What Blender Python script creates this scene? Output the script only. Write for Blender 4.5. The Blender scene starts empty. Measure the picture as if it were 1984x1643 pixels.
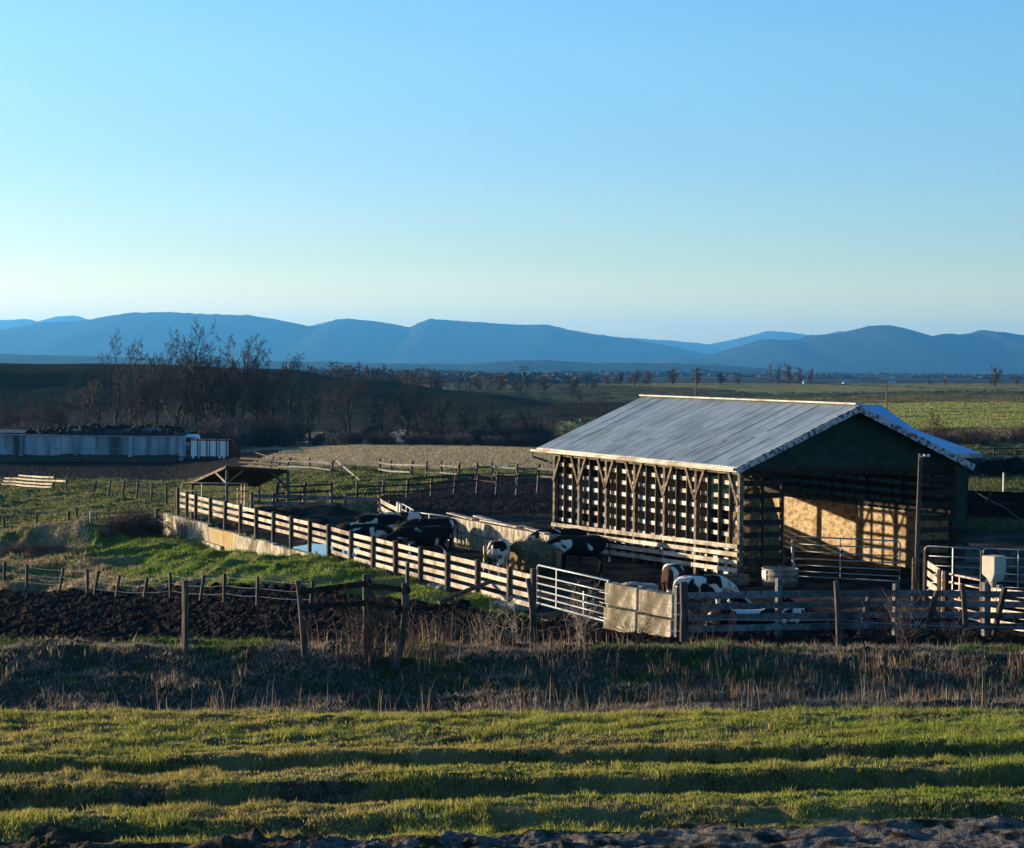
import bpy, math, random
import numpy as np
from mathutils import Vector, Matrix
random.seed(7)
C = bpy.context.scene.collection
SC = bpy.context.scene
# ------------------------------------------------------------------ camera
CAMZ, FPX, PW, PH = 8.0, 4150.0, 1984.0, 1643.0
PITCH, ROLL = math.atan(121.5/FPX), math.radians(0.5)
cam = bpy.data.objects.new('camera', bpy.data.cameras.new('camera'))
C.objects.link(cam); SC.camera = cam
CAMM = Matrix.Rotation(math.radians(90)-PITCH, 4, 'X') @ Matrix.Rotation(ROLL, 4, 'Z')
cam.matrix_world = Matrix.Translation((0, 0, CAMZ)) @ CAMM
cam.data.sensor_width = 36; cam.data.lens = 36*FPX/PW
cam.data.clip_start = 0.5; cam.data.clip_end = 90000
# ------------------------------------------------------------------ sky and sun
SUN_EL, SUN_AZ = math.radians(6.3), math.radians(66.4)      # azimuth measured from the view direction towards the left
SUN = Vector((-math.sin(SUN_AZ)*math.cos(SUN_EL), math.cos(SUN_AZ)*math.cos(SUN_EL), math.sin(SUN_EL)))
w = bpy.data.worlds.new('World'); SC.world = w; w.use_nodes = True
wn = w.node_tree; bgn = wn.nodes['Background']
sky = wn.nodes.new('ShaderNodeTexSky'); sky.sky_type = 'NISHITA'; sky.sun_disc = False
sky.sun_elevation = SUN_EL; sky.sun_rotation = -SUN_AZ
sky.air_density = 1.0; sky.dust_density = 1.2; sky.ozone_density = 3.5; sky.altitude = 100
hs = wn.nodes.new('ShaderNodeHueSaturation'); hs.inputs['Saturation'].default_value = 1.15
wn.links.new(sky.outputs[0], hs.inputs['Color']); # bright, warmer band of sky low over the horizon
wtc = wn.nodes.new('ShaderNodeTexCoord'); wsp = wn.nodes.new('ShaderNodeSeparateXYZ'); wn.links.new(wtc.outputs['Generated'], wsp.inputs[0])
wrp = wn.nodes.new('ShaderNodeValToRGB'); wrp.color_ramp.interpolation = 'CARDINAL'; wn.links.new(wsp.outputs[2], wrp.inputs[0])
for p_, c_ in ((0.0, (1, 1, .76)), (.020, (.95, .85, .69)), (.045, (.62, .58, .58)), (.085, (.445, .44, .50)), (.15, (.47, .45, .46)), (1, (.40, .43, .47))):
    e_ = wrp.color_ramp.elements.new(p_) if p_ not in (0.0, 1) else wrp.color_ramp.elements[0 if p_ == 0 else -1]; e_.color = (*c_, 1)
wmx = wn.nodes.new('ShaderNodeMix'); wmx.data_type = 'RGBA'; wmx.blend_type = 'MULTIPLY'; wmx.inputs[0].default_value = 1
wn.links.new(hs.outputs[0], wmx.inputs[6]); wn.links.new(wrp.outputs[0], wmx.inputs[7]); wn.links.new(wmx.outputs[2], bgn.inputs[0])
bgn.inputs[1].default_value = 0.14*2
sl = bpy.data.lights.new('sun', 'SUN'); sl.energy = 5.0; sl.angle = math.radians(0.5); sl.color = (1.0, 0.80, 0.55)
so = bpy.data.objects.new('sun', sl); C.objects.link(so); so.rotation_euler = SUN.to_track_quat('Z', 'Y').to_euler()
so.location = (-50, 60, 60)
SC.view_settings.view_transform = 'Standard'; SC.view_settings.look = 'None'; SC.view_settings.gamma = 1
SC.view_settings.exposure = 1.6
SC.render.engine = 'CYCLES'
SC.cycles.use_denoising = True
SC.cycles.max_bounces = 6; SC.cycles.diffuse_bounces = 3; SC.cycles.transparent_max_bounces = 8
SC.cycles.volume_bounces = 0

# ------------------------------------------------------------------ helpers
def tag(o, label=None, cat=None, group=None, kind=None):
    if label: o['label'] = label
    if cat: o['category'] = cat
    if group: o['group'] = group
    if kind: o['kind'] = kind
    return o
def empty(name, loc, label=None, cat=None, group=None, rz=0):
    o = bpy.data.objects.new(name, None); C.objects.link(o); o.location = loc; o.rotation_euler = (0, 0, rz)
    o.empty_display_size = .2
    return tag(o, label, cat, group)
def ray(px, py):
    return (CAMM.to_3x3() @ Vector((px-PW/2, -(py-PH/2), -FPX))).normalized()
def P(px, py, Y):
    r = ray(px, py); t = Y/r.y
    return Vector((0, 0, CAMZ)) + r*t
class MB:
    """collects boxes, beams and tubes and links them as one mesh object"""
    def __init__(s): s.v = []; s.f = []; s.mi = []
    def add(s, vs, fs):
        n = len(s.v); s.v += [tuple(q) for q in vs]; s.f += [tuple(i+n for i in f) for f in fs]; return s
    def box(s, lo, hi):
        x0, y0, z0 = lo; x1, y1, z1 = hi
        return s.add([(x0,y0,z0),(x1,y0,z0),(x1,y1,z0),(x0,y1,z0),(x0,y0,z1),(x1,y0,z1),(x1,y1,z1),(x0,y1,z1)],
                     [(0,3,2,1),(4,5,6,7),(0,1,5,4),(1,2,6,5),(2,3,7,6),(3,0,4,7)])
    def beam(s, a, b, w, h, up=(0,0,1), wob=0.0):
        a, b, up = Vector(a), Vector(b), Vector(up); d = (b-a).normalized()
        if abs(d.dot(up)) > .98: up = Vector((0.916, .4, 0)) if abs(up.z) > .5 else Vector((0, 0, 1))
        sd = d.cross(up).normalized(); u2 = sd.cross(d).normalized()
        vs = []
        for p in (a, b):
            j = 1+random.uniform(-wob, wob)
            for (i, k) in ((-1,-1),(1,-1),(1,1),(-1,1)): vs.append(p+sd*(w/2*i*j)+u2*(h/2*k*j))
        return s.add(vs, [(3,2,1,0),(4,5,6,7),(0,1,5,4),(1,2,6,5),(2,3,7,6),(3,0,4,7)])
    def tube(s, pts, r, n=6, caps=True):
        pts = [Vector(p) for p in pts]; rs = r if isinstance(r, (list, tuple)) else [r]*len(pts); vs = []; fs = []
        for i, p in enumerate(pts):
            d = (pts[min(i+1, len(pts)-1)]-pts[max(i-1, 0)]).normalized()
            up = Vector((0, 0, 1)) if abs(d.z) < .9 else Vector((0, 1, 0))
            a = d.cross(up).normalized(); b = a.cross(d)
            for k in range(n):
                t = 2*math.pi*k/n; vs.append(p+(a*math.cos(t)+b*math.sin(t))*rs[i])
        for i in range(len(pts)-1):
            for k in range(n): fs.append((i*n+k, i*n+(k+1) % n, (i+1)*n+(k+1) % n, (i+1)*n+k))
        if caps: fs.append(tuple(range(n))[::-1]); fs.append(tuple((len(pts)-1)*n+k for k in range(n)))
        return s.add(vs, fs)
    def lathe(s, c, prof, n=16):
        c = Vector(c); vs = []; fs = []
        for (r, z) in prof:
            for k in range(n):
                t = 2*math.pi*k/n; vs.append(c+Vector((r*math.cos(t), r*math.sin(t), z)))
        for i in range(len(prof)-1):
            for k in range(n): fs.append((i*n+k, i*n+(k+1) % n, (i+1)*n+(k+1) % n, (i+1)*n+k))
        return s.add(vs, fs)
    def poly_prism(s, pts, off):
        off = Vector(off); pts = [Vector(p) for p in pts]; n = len(pts)
        return s.add(pts+[p+off for p in pts], [tuple(range(n))[::-1], tuple(range(n, 2*n))]+[(i, (i+1) % n, (i+1) % n+n, i+n) for i in range(n)])
    def build(s, name, m, parent=None, smooth=False, bevel=0, loc=None):
        me = bpy.data.meshes.new(name)
        base = Vector((0, 0, 0))
        if parent is not None and parent.get('_abs'):
            base = Vector(parent['_abs'])
        elif loc is not None: base = Vector(loc)
        me.from_pydata([Vector(q)-base for q in s.v], [], s.f); me.materials.append(m)
        if smooth: me.shade_smooth()
        o = bpy.data.objects.new(name, me); C.objects.link(o)
        if loc is not None: o.location = loc
        if parent is not None:
            o.parent = parent
            if parent.get('_abs'): o['_abs'] = parent['_abs']
        if bevel:
            bm = o.modifiers.new('b', 'BEVEL'); bm.width = bevel; bm.segments = 2
        return o
def root(name, loc, label, cat, group=None):
    """an Empty whose parts are given in world coordinates"""
    o = empty(name, loc, label, cat, group); o['_abs'] = tuple(loc); return o
def copy_thing(r, loc, rz=0, scale=None, label=None):
    c = r.copy(); C.objects.link(c); c.location = loc; c.rotation_euler = (0, 0, rz)
    if scale is not None: c.scale = scale if hasattr(scale, '__len__') else (scale,)*3
    if label: c['label'] = label
    for ch in list(r.children):
        k = ch.copy(); C.objects.link(k); k.parent = c
        for g in ch.children:
            d = g.copy(); C.objects.link(d); d.parent = k
    return c
def np_mesh(name, V, F, m, col=None, smooth=False, parent=None):
    """V (n,3) float, F (k,3|4) int arrays"""
    me = bpy.data.meshes.new(name); F = np.asarray(F, dtype=np.int32); V = np.asarray(V, dtype=np.float32)
    n, k = F.shape
    me.vertices.add(len(V)); me.vertices.foreach_set('co', V.ravel())
    me.loops.add(n*k); me.loops.foreach_set('vertex_index', F.ravel())
    me.polygons.add(n); me.polygons.foreach_set('loop_start', np.arange(0, n*k, k, dtype=np.int32))
    if col is not None:
        a = me.color_attributes.new('tint', 'FLOAT_COLOR', 'POINT')
        cc = np.ones((len(V), 4), dtype=np.float32); cc[:, :3] = col; a.data.foreach_set('color', cc.ravel())
    me.update(calc_edges=True); me.validate()
    me.shade_smooth() if smooth else me.shade_flat()
    me.materials.append(m)
    o = bpy.data.objects.new(name, me); C.objects.link(o)
    if parent is not None: o.parent = parent
    return o
# noise
def _h(ix, iy, s):
    n = (ix.astype(np.int64)*374761393 + iy.astype(np.int64)*668265263 + s*982451653) & 0xffffffff
    n = ((n ^ (n >> 13))*1274126177) & 0xffffffff
    n = n ^ (n >> 16)
    return (n & 0xffffff)/float(0xffffff)
def vn(x, y, s=0):
    x = np.asarray(x, float); y = np.asarray(y, float)
    ix = np.floor(x); iy = np.floor(y); fx = x-ix; fy = y-iy
    fx = fx*fx*(3-2*fx); fy = fy*fy*(3-2*fy)
    a = _h(ix, iy, s); b = _h(ix+1, iy, s); c = _h(ix, iy+1, s); d = _h(ix+1, iy+1, s)
    return (a*(1-fx)+b*fx)*(1-fy)+(c*(1-fx)+d*fx)*fy
def fbm(x, y, s=0, o=4, g=.5):
    r = 0; a = 1; t = 0
    for i in range(o):
        r = r+a*vn(x, y, s+i*17); t += a; a *= g; x = x*2.03+5.1; y = y*2.03+1.7
    return r/t
def ss(x, a, b):
    t = np.clip((x-a)/(b-a), 0, 1); return t*t*(3-2*t)
# ------------------------------------------------------------------ materials
def mat(name, c1, c2=None, scale=4.0, rough=.85, bump=0.0, bscale=None, metal=0.0, stretch=(1,1,1), c3=None, spec=.10,
        detail=6, sharp=(.35,.65), s3=.6, rnd=0.0, translucent=0.0, tint=False, world=False):
    m = bpy.data.materials.new(name); m.use_nodes = True; t = m.node_tree; N = t.nodes; L = t.links
    b = N['Principled BSDF']; b.inputs['Roughness'].default_value = rough; b.inputs['Metallic'].default_value = metal
    b.inputs['Specular IOR Level'].default_value = spec
    tc = N.new('ShaderNodeTexCoord'); mp = N.new('ShaderNodeMapping'); mp.inputs['Scale'].default_value = stretch
    if world:
        ge = N.new('ShaderNodeNewGeometry'); L.new(ge.outputs['Position'], mp.inputs['Vector'])
    else: L.new(tc.outputs['Object'], mp.inputs['Vector'])
    c2 = c2 or c1
    nz = N.new('ShaderNodeTexNoise'); nz.inputs['Scale'].default_value = scale; nz.inputs['Detail'].default_value = detail
    L.new(mp.outputs[0], nz.inputs['Vector'])
    rp = N.new('ShaderNodeValToRGB'); rp.color_ramp.elements[0].position = sharp[0]; rp.color_ramp.elements[1].position = sharp[1]
    rp.color_ramp.elements[0].color = (*c1, 1); rp.color_ramp.elements[1].color = (*c2, 1)
    L.new(nz.outputs[0], rp.inputs[0]); out = rp.outputs[0]
    if c3:
        n2 = N.new('ShaderNodeTexNoise'); n2.inputs['Scale'].default_value = scale*s3*.35; n2.inputs['Detail'].default_value = 5
        L.new(mp.outputs[0], n2.inputs['Vector'])
        r2 = N.new('ShaderNodeValToRGB'); r2.color_ramp.elements[0].position = .48; r2.color_ramp.elements[1].position = .62
        L.new(n2.outputs[0], r2.inputs[0])
        mx = N.new('ShaderNodeMix'); mx.data_type = 'RGBA'; L.new(r2.outputs[0], mx.inputs[0]); L.new(out, mx.inputs[6])
        mx.inputs[7].default_value = (*c3, 1); out = mx.outputs[2]
    if tint:
        at = N.new('ShaderNodeVertexColor'); at.layer_name = 'tint'
        mx = N.new('ShaderNodeMix'); mx.data_type = 'RGBA'; mx.blend_type = 'MULTIPLY'; mx.inputs[0].default_value = 1
        L.new(out, mx.inputs[6]); L.new(at.outputs[0], mx.inputs[7]); out = mx.outputs[2]
    if rnd:
        oi = N.new('ShaderNodeObjectInfo'); hv = N.new('ShaderNodeHueSaturation')
        mr = N.new('ShaderNodeMapRange'); mr.inputs[3].default_value = 1-rnd; mr.inputs[4].default_value = 1+rnd
        L.new(oi.outputs['Random'], mr.inputs[0]); L.new(mr.outputs[0], hv.inputs['Value']); L.new(out, hv.inputs['Color']); out = hv.outputs[0]
    L.new(out, b.inputs['Base Color'])
    if bump:
        n3 = N.new('ShaderNodeTexNoise'); n3.inputs['Scale'].default_value = bscale or scale*3; n3.inputs['Detail'].default_value = 6
        L.new(mp.outputs[0], n3.inputs['Vector'])
        bp = N.new('ShaderNodeBump'); bp.inputs['Strength'].default_value = 1.0; bp.inputs['Distance'].default_value = bump
        L.new(n3.outputs[0], bp.inputs['Height']); L.new(bp.outputs[0], b.inputs['Normal'])
    if translucent:
        tr = N.new('ShaderNodeBsdfTranslucent'); L.new(out, tr.inputs[0]); ms = N.new('ShaderNodeMixShader')
        ms.inputs[0].default_value = translucent; L.new(b.outputs[0], ms.inputs[1]); L.new(tr.outputs[0], ms.inputs[2])
        L.new(ms.outputs[0], N['Material Output'].inputs[0])
    return m
M = {}
M['gravel'] = mat('gravel', (.06,.052,.044), (.15,.132,.112), 16, .95, .03, 40, c3=(.020,.015,.011), world=True, spec=.02)
M['rutsoil'] = mat('rutsoil', (.028,.021,.015), (.09,.066,.045), 9, .95, .03, 30, c3=(.03,.03,.012), world=True, spec=.02)
M['verge'] = mat('verge', (.04,.036,.016), (.10,.085,.035), 5, .95, .03, 25, c3=(.13,.11,.045), world=True, spec=.02)
M['ditch'] = mat('ditch', (.030,.025,.018), (.08,.064,.044), 6, .95, .04, 25, c3=(.025,.035,.012), world=True, spec=.02)
M['mud'] = mat('mud', (.006,.0048,.004), (.022,.016,.012), 5, .95, .04, 9, c3=(.010,.0075,.006), world=True, spec=.02)  # field mud, also used to paint the shade strip before the silo wall
M['bank'] = mat('bank', (.05,.075,.018), (.10,.14,.03), 2.2, .95, .06, 6, c3=(.23,.175,.10), world=True, s3=.45, spec=.02)
M['yard'] = mat('yard', (.010,.007,.0055), (.032,.022,.016), 2.5, .85, .05, 6, c3=(.07,.045,.032), world=True, spec=.02)
M['pasture'] = mat('pasture', (.035,.05,.013), (.085,.095,.028), 1.2, .95, .10, 3.0, c3=(.10,.085,.035), world=True, stretch=(.5,1,1), spec=.02)
M['stubble'] = mat('stubble', (.19,.155,.10), (.30,.245,.165), 1.1, .95, .08, 4, c3=(.13,.12,.06), world=True, stretch=(.35,1,1), spec=.02)
M['hill'] = mat('hill', (.010,.014,.007), (.022,.027,.011), .12, .95, .1, 2, c3=(.018,.015,.010), world=True, stretch=(.35,1,1), spec=.02)
M['farfield'] = mat('farfield', (.10,.125,.035), (.17,.19,.06), .09, .95, .12, 2.5, c3=(.20,.165,.085), world=True, stretch=(.22,1,1), spec=.02)
M['scrubland'] = mat('scrubland', (.045,.04,.025), (.09,.085,.045), .08, .95, .2, 2, c3=(.06,.075,.03), world=True, stretch=(.2,1,1), spec=.02)
M['valley'] = mat('valley', (.018,.017,.014), (.05,.045,.035), .02, .95, .5, .3, c3=(.05,.05,.03), world=True, stretch=(.3,1,1), spec=.02)
M['mountain'] = mat('mountain', (.012,.017,.016), (.022,.028,.024), .004, .95, 8, .02, world=True, spec=.02)
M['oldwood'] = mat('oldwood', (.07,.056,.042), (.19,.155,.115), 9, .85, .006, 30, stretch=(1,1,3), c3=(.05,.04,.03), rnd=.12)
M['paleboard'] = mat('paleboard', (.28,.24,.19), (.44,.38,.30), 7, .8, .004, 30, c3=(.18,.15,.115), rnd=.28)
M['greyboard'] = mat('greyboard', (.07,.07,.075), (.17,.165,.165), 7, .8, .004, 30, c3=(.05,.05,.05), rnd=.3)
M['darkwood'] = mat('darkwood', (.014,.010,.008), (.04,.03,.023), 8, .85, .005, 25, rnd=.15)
M['post'] = mat('post', (.03,.025,.021), (.09,.075,.062), 12, .9, .008, 30, stretch=(1,1,.2), rnd=.2)
M['plywood'] = mat('plywood', (.24,.175,.095), (.38,.30,.18), 5.5, .75, .004, 30, c3=(.17,.105,.045), s3=1.4, stretch=(1,1,1.8))
M['metalroof'] = mat('metalroof', (.30,.345,.355), (.36,.41,.42), 2.2, .55, 0, metal=.0, spec=.12, c3=(.24,.28,.29), s3=.9)
M['whitetrim'] = mat('whitetrim', (.34,.31,.26), (.46,.42,.36), 5, .7, .003, 40, c3=(.22,.18,.13))
M['peeling'] = mat('peeling', (.10,.09,.085), (.38,.39,.40), 7, .7, .004, 30, stretch=(1,1,1), sharp=(.44,.5))
M['greensiding'] = mat('greensiding', (.012,.028,.020), (.022,.044,.032), 3, .8, .004, 30)
M['concrete'] = mat('concrete', (.17,.15,.11), (.36,.325,.25), 3.6, .9, .03, 10, c3=(.09,.075,.05), s3=.9, sharp=(.4,.6), stretch=(1,1,.6))
M['lichen'] = mat('lichen', (.17,.145,.09), (.32,.28,.19), 2.6, .9, .02, 14, c3=(.27,.18,.05), stretch=(1.4,1.4,.7))
M['silowall'] = mat('silowall', (.24,.265,.30), (.37,.395,.43), .8, .9, .01, 8, c3=(.07,.07,.075), stretch=(2.0,1,.25))
M['rubber'] = mat('rubber', (.006,.006,.0065), (.014,.014,.014), 8, .9, spec=.08)
M['plastic_sheet'] = mat('plastic_sheet', (.01,.01,.011), (.02,.02,.022), 2, .5, .02, 5)
M['galv'] = mat('galv', (.17,.185,.19), (.28,.295,.30), 14, .45, metal=.3, spec=.4)
M['rustpipe'] = mat('rustpipe', (.30,.16,.09), (.45,.30,.2), 12, .7, metal=.2, c3=(.5,.45,.4))
M['red'] = mat('red', (.07,.010,.008), (.12,.022,.017), 5, .8, spec=.1)
M['white'] = mat('white', (.62,.62,.6), (.74,.74,.72), 5, .5)
M['boxwhite'] = mat('boxwhite', (.36,.33,.29), (.46,.43,.38), 5, .5, c3=(.5,.36,.27))
M['dark'] = mat('dark', (.01,.01,.011), (.02,.02,.02), 5, .6)
M['glass'] = mat('glass', (.02,.025,.03), (.03,.035,.04), 3, .08, spec=.8)
M['tank'] = mat('tank', (.20,.18,.15), (.30,.26,.2), 8, .7, metal=.25, c3=(.14,.10,.07))
M['hay'] = mat('hay', (.09,.058,.028), (.27,.19,.095), 10, .95, .05, 30, c3=(.10,.075,.04))
M['bark'] = mat('bark', (.022,.018,.016), (.05,.042,.036), 1.5, .9, rnd=.2)
M['twig'] = mat('twig', (.045,.035,.03), (.08,.063,.053), 1.0, .9, rnd=.25)
M['blocker_black'] = mat('blocker_black', (.004,.0035,.003), (.007,.006,.005), 3, .95, spec=.0)  # near-black for the boards added as sun blocker, keeps slat gaps dark
M['slatwood'] = mat('slatwood', (.38,.34,.29), (.56,.51,.45), 6, .85, .004, 30, c3=(.24,.19,.15), rnd=.3)
M['fartwig'] = mat('fartwig', (.07,.055,.047), (.12,.095,.08), 1, .9, rnd=.3)
M['bushtwig'] = mat('bushtwig', (.07,.05,.042), (.13,.095,.075), .8, .9, rnd=.35)
M['blade'] = mat('blade', (.85,.85,.85), (1,1,1), 1, .8, tint=True, translucent=.4)
M['wire'] = mat('wire', (.35,.36,.36), (.5,.5,.5), 4, .4, metal=.6)
M['rope'] = mat('rope', (.5,.48,.42), (.65,.62,.55), 4, .8)
M['puddle'] = mat('puddle', (.01,.011,.012), (.015,.015,.015), 3, .03, spec=1.0)
M['track'] = mat('track', (.14,.135,.125), (.22,.21,.19), 1.5, .9, .02, 10)
M['deadstem'] = mat('deadstem', (.26,.20,.13), (.42,.35,.25), 2, .9, rnd=.2)
M['woodland'] = mat('woodland', (.018,.015,.013), (.045,.036,.030), .05, .95, world=True)
M['mossy'] = mat('mossy', (.045,.05,.045), (.13,.125,.10), 3, .95, .02, 12)
M['stone'] = mat('stone', (.20,.18,.15), (.36,.32,.26), 5, .9, .02, 12)
# Holstein hide: black and white patches in the coat
def hide(name, bias, warm=False):
    m = bpy.data.materials.new(name); m.use_nodes = True; t = m.node_tree; N = t.nodes; L = t.links
    b = N['Principled BSDF']; b.inputs['Roughness'].default_value = .85; b.inputs['Specular IOR Level'].default_value = .06
    tc = N.new('ShaderNodeTexCoord'); oi = N.new('ShaderNodeObjectInfo'); ad = N.new('ShaderNodeVectorMath'); ad.operation = 'ADD'
    ml = N.new('ShaderNodeMath'); ml.operation = 'MULTIPLY'; ml.inputs[1].default_value = 37.0
    L.new(oi.outputs['Random'], ml.inputs[0]); L.new(tc.outputs['Object'], ad.inputs[0]); L.new(ml.outputs[0], ad.inputs[1])
    nz = N.new('ShaderNodeTexNoise'); nz.inputs['Scale'].default_value = 1.5; nz.inputs['Detail'].default_value = 1.5; nz.inputs['Distortion'].default_value = .5
    L.new(ad.outputs[0], nz.inputs['Vector'])
    rp = N.new('ShaderNodeValToRGB'); rp.color_ramp.elements[0].position = bias-.004; rp.color_ramp.elements[1].position = bias+.03
    rp.color_ramp.elements[0].color = (.010, .008, .008, 1) if not warm else (.035, .016, .010, 1)
    rp.color_ramp.elements[1].color = (.56, .49, .42, 1); L.new(nz.outputs[0], rp.inputs[0])
    # legs are paler low down and muddy
    L.new(rp.outputs[0], b.inputs['Base Color'])
    return m
M['hide_black'] = hide('hide_black', .59); M['hide_mixed'] = hide('hide_mixed', .53); M['hide_white'] = hide('hide_white', .46)
M['hide_brown'] = hide('hide_brown', .57, True)

# ------------------------------------------------------------------ terrain
U2 = np.array([-.40, .9165]); V2 = np.array([.9165, .40])
F0 = np.array([0.8, 67.0])
COLPX = np.array([-900, 0, 300, 550, 700, 900, 1100, 1400, 1984, 2900], float)
def prof(hill_z, hill_y, near, far, a=-4.6, b=-4.3):
    return near+[(265,a),(300,b),(370,-3.8),(hill_y-55,-3.2),(hill_y-28,(hill_z-3.2)/2),(hill_y-8,hill_z-.35),(hill_y+10,hill_z-.1),(hill_y+60,hill_z-4 if hill_z > 2 else hill_z-1)]+far
LEFT_NEAR = [(54,.53),(88,-1.73),(97,-1.6),(110,-1.8),(150,-2.9),(195,-4.1),(232,-5.2)]
FARV = [(680,-6),(1000,-9),(2000,-13),(6000,-22),(13000,-30)]
PR = [
 prof(6.7, 490, LEFT_NEAR, FARV),
 prof(6.7, 490, LEFT_NEAR, FARV),
 prof(7.0, 490, [(54,.55),(83,-1.35),(97,-1.3),(110,-1.2),(150,-2.3),(195,-3.6),(232,-4.7)], FARV),
 prof(5.9, 480, [(54,.6),(76,-.65),(97,-.5),(110,-.1),(150,-.7),(190,-2.0),(232,-2.6)], FARV, -3.2, -4.0),
 prof(3.9, 470, [(54,.65),(73,-.35),(97,-.2),(110,-.05),(150,-.4),(190,-1.7),(232,-2.2)], FARV, -2.6, -3.8),
 prof(1.4, 455, [(54,.7),(68,0),(97,0),(110,0),(150,-.2),(190,-1.7),(232,-2.1)], [(680,-2),(900,-3),(1400,-8),(2500,-13),(6000,-22),(13000,-30)], -2.6, -3.8),
 [(54,.72),(58,.6),(63,.15),(67,0),(150,-.1),(190,-1.7),(232,-2.0),(265,-2.8),(300,-4.0),(370,-2.6),(440,-.6),(500,-1.4),(680,-1.8),(880,-1.6),(960,-2),(1400,-8),(2500,-13),(6000,-22),(13000,-30)],
 [(54,.75),(58,.55),(63,.15),(67,0),(150,0),(190,-1),(232,-1.2),(265,-1.4),(300,-1.6),(420,-1.2),(500,-1.3),(680,-1.0),(880,-.6),(960,-1),(1400,-7),(2500,-13),(6000,-22),(13000,-30)],
 [(54,.85),(58,.6),(63,.2),(67,0),(150,0),(190,-.3),(250,-1.1),(265,-1.1),(300,-.8),(420,-.1),(500,-.2),(680,.6),(880,.4),(960,-.2),(1400,-6),(2500,-12),(6000,-22),(13000,-30)],
 [(54,.85),(58,.6),(63,.2),(67,0),(150,0),(190,-.3),(250,-1.1),(265,-1.1),(300,-.8),(420,-.1),(500,-.2),(680,.6),(880,.4),(960,-.2),(1400,-6),(2500,-12),(6000,-22),(13000,-30)],
]
FORE = np.array([(-200,3.5),(-20,3.5),(18,3.45),(20,3.42),(22,3.36),(26,3.2),(29.6,3.10),(30.6,2.95),(33,2.1),(38,.8),(43,.3),(46.6,.32),(48,.62),(50.0,1.18),(50.9,1.20),(54,.75)], float)
def H0(x, y):
    x = np.asarray(x, float); y = np.asarray(y, float); yy = np.maximum(y, 10.0)
    px = np.clip(992+FPX*x/yy, -900, 2900)
    fore = np.interp(y, FORE[:, 0], FORE[:, 1])+(px-992)*.000155*ss(y, 34, 26)
    fore = fore+.42*ss(px, 650, 1500)*np.exp(-((y-45.2)/2.4)**2)
    far = np.zeros_like(yy); i = np.clip(np.searchsorted(COLPX, px)-1, 0, len(COLPX)-2)
    t = (px-COLPX[i])/(COLPX[i+1]-COLPX[i]); t = t*t*(3-2*t)
    zs = []
    for p in PR:
        a = np.array(p, float); z = 0
        for k in (-.02, -.01, 0, .01, .02): z = z+np.interp(yy*(1+k*ss(yy, 70, 150)), a[:, 0], a[:, 1])
        zs.append(z/5)
    zs = np.array(zs)
    if zs.ndim == 1: far = zs[i]*(1-t)+zs[i+1]*t
    else:
        idx = np.arange(zs.shape[1]); far = zs[i, idx]*(1-t)+zs[i+1, idx]*t
    return np.where(y < 54, fore, far)
def SB(x, y):
    dx = np.asarray(x, float)-F0[0]; dy = np.asarray(y, float)-F0[1]
    return dx*U2[0]+dy*U2[1], dx*V2[0]+dy*V2[1]
MOUNDS = [(-24.0,105,2.4,2.0,.95),(-20.9,104,2.0,1.7,.85),(-28,106,2.5,2,.7),(-17.5,101,2.2,1.6,.2)]
def Hs(x, y):
    x = np.atleast_1d(np.asarray(x, float)).ravel(); y = np.atleast_1d(np.asarray(y, float)).ravel()
    z = H0(x, y); s, b = SB(x, y)
    ms = ss(s, -9, -1)*(1-ss(s, 46, 56))*(1-ss(s, 43, 47)*(1-ss(b, 2, 9)))
    zt = -1.0*ss(s, 17, 36)
    m1 = ms*ss(b, -9.5, -.6)*(1-ss(s, 44, 50))
    zl = z*(1-m1)+zt*m1
    zr = z*(1-ms)
    # sagging bank profile
    inb = ss(b, -.26, -.02)
    mb = 1-ss(b, 55, 70)
    z2 = zl*(1-inb)+zr*inb
    z = z2*mb+z*(1-mb)
    for (mx, my, rx, ry, hh) in MOUNDS: z = z+hh*np.exp(-((x-mx)/rx)**2-((y-my)/ry)**2)
    return z
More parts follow.
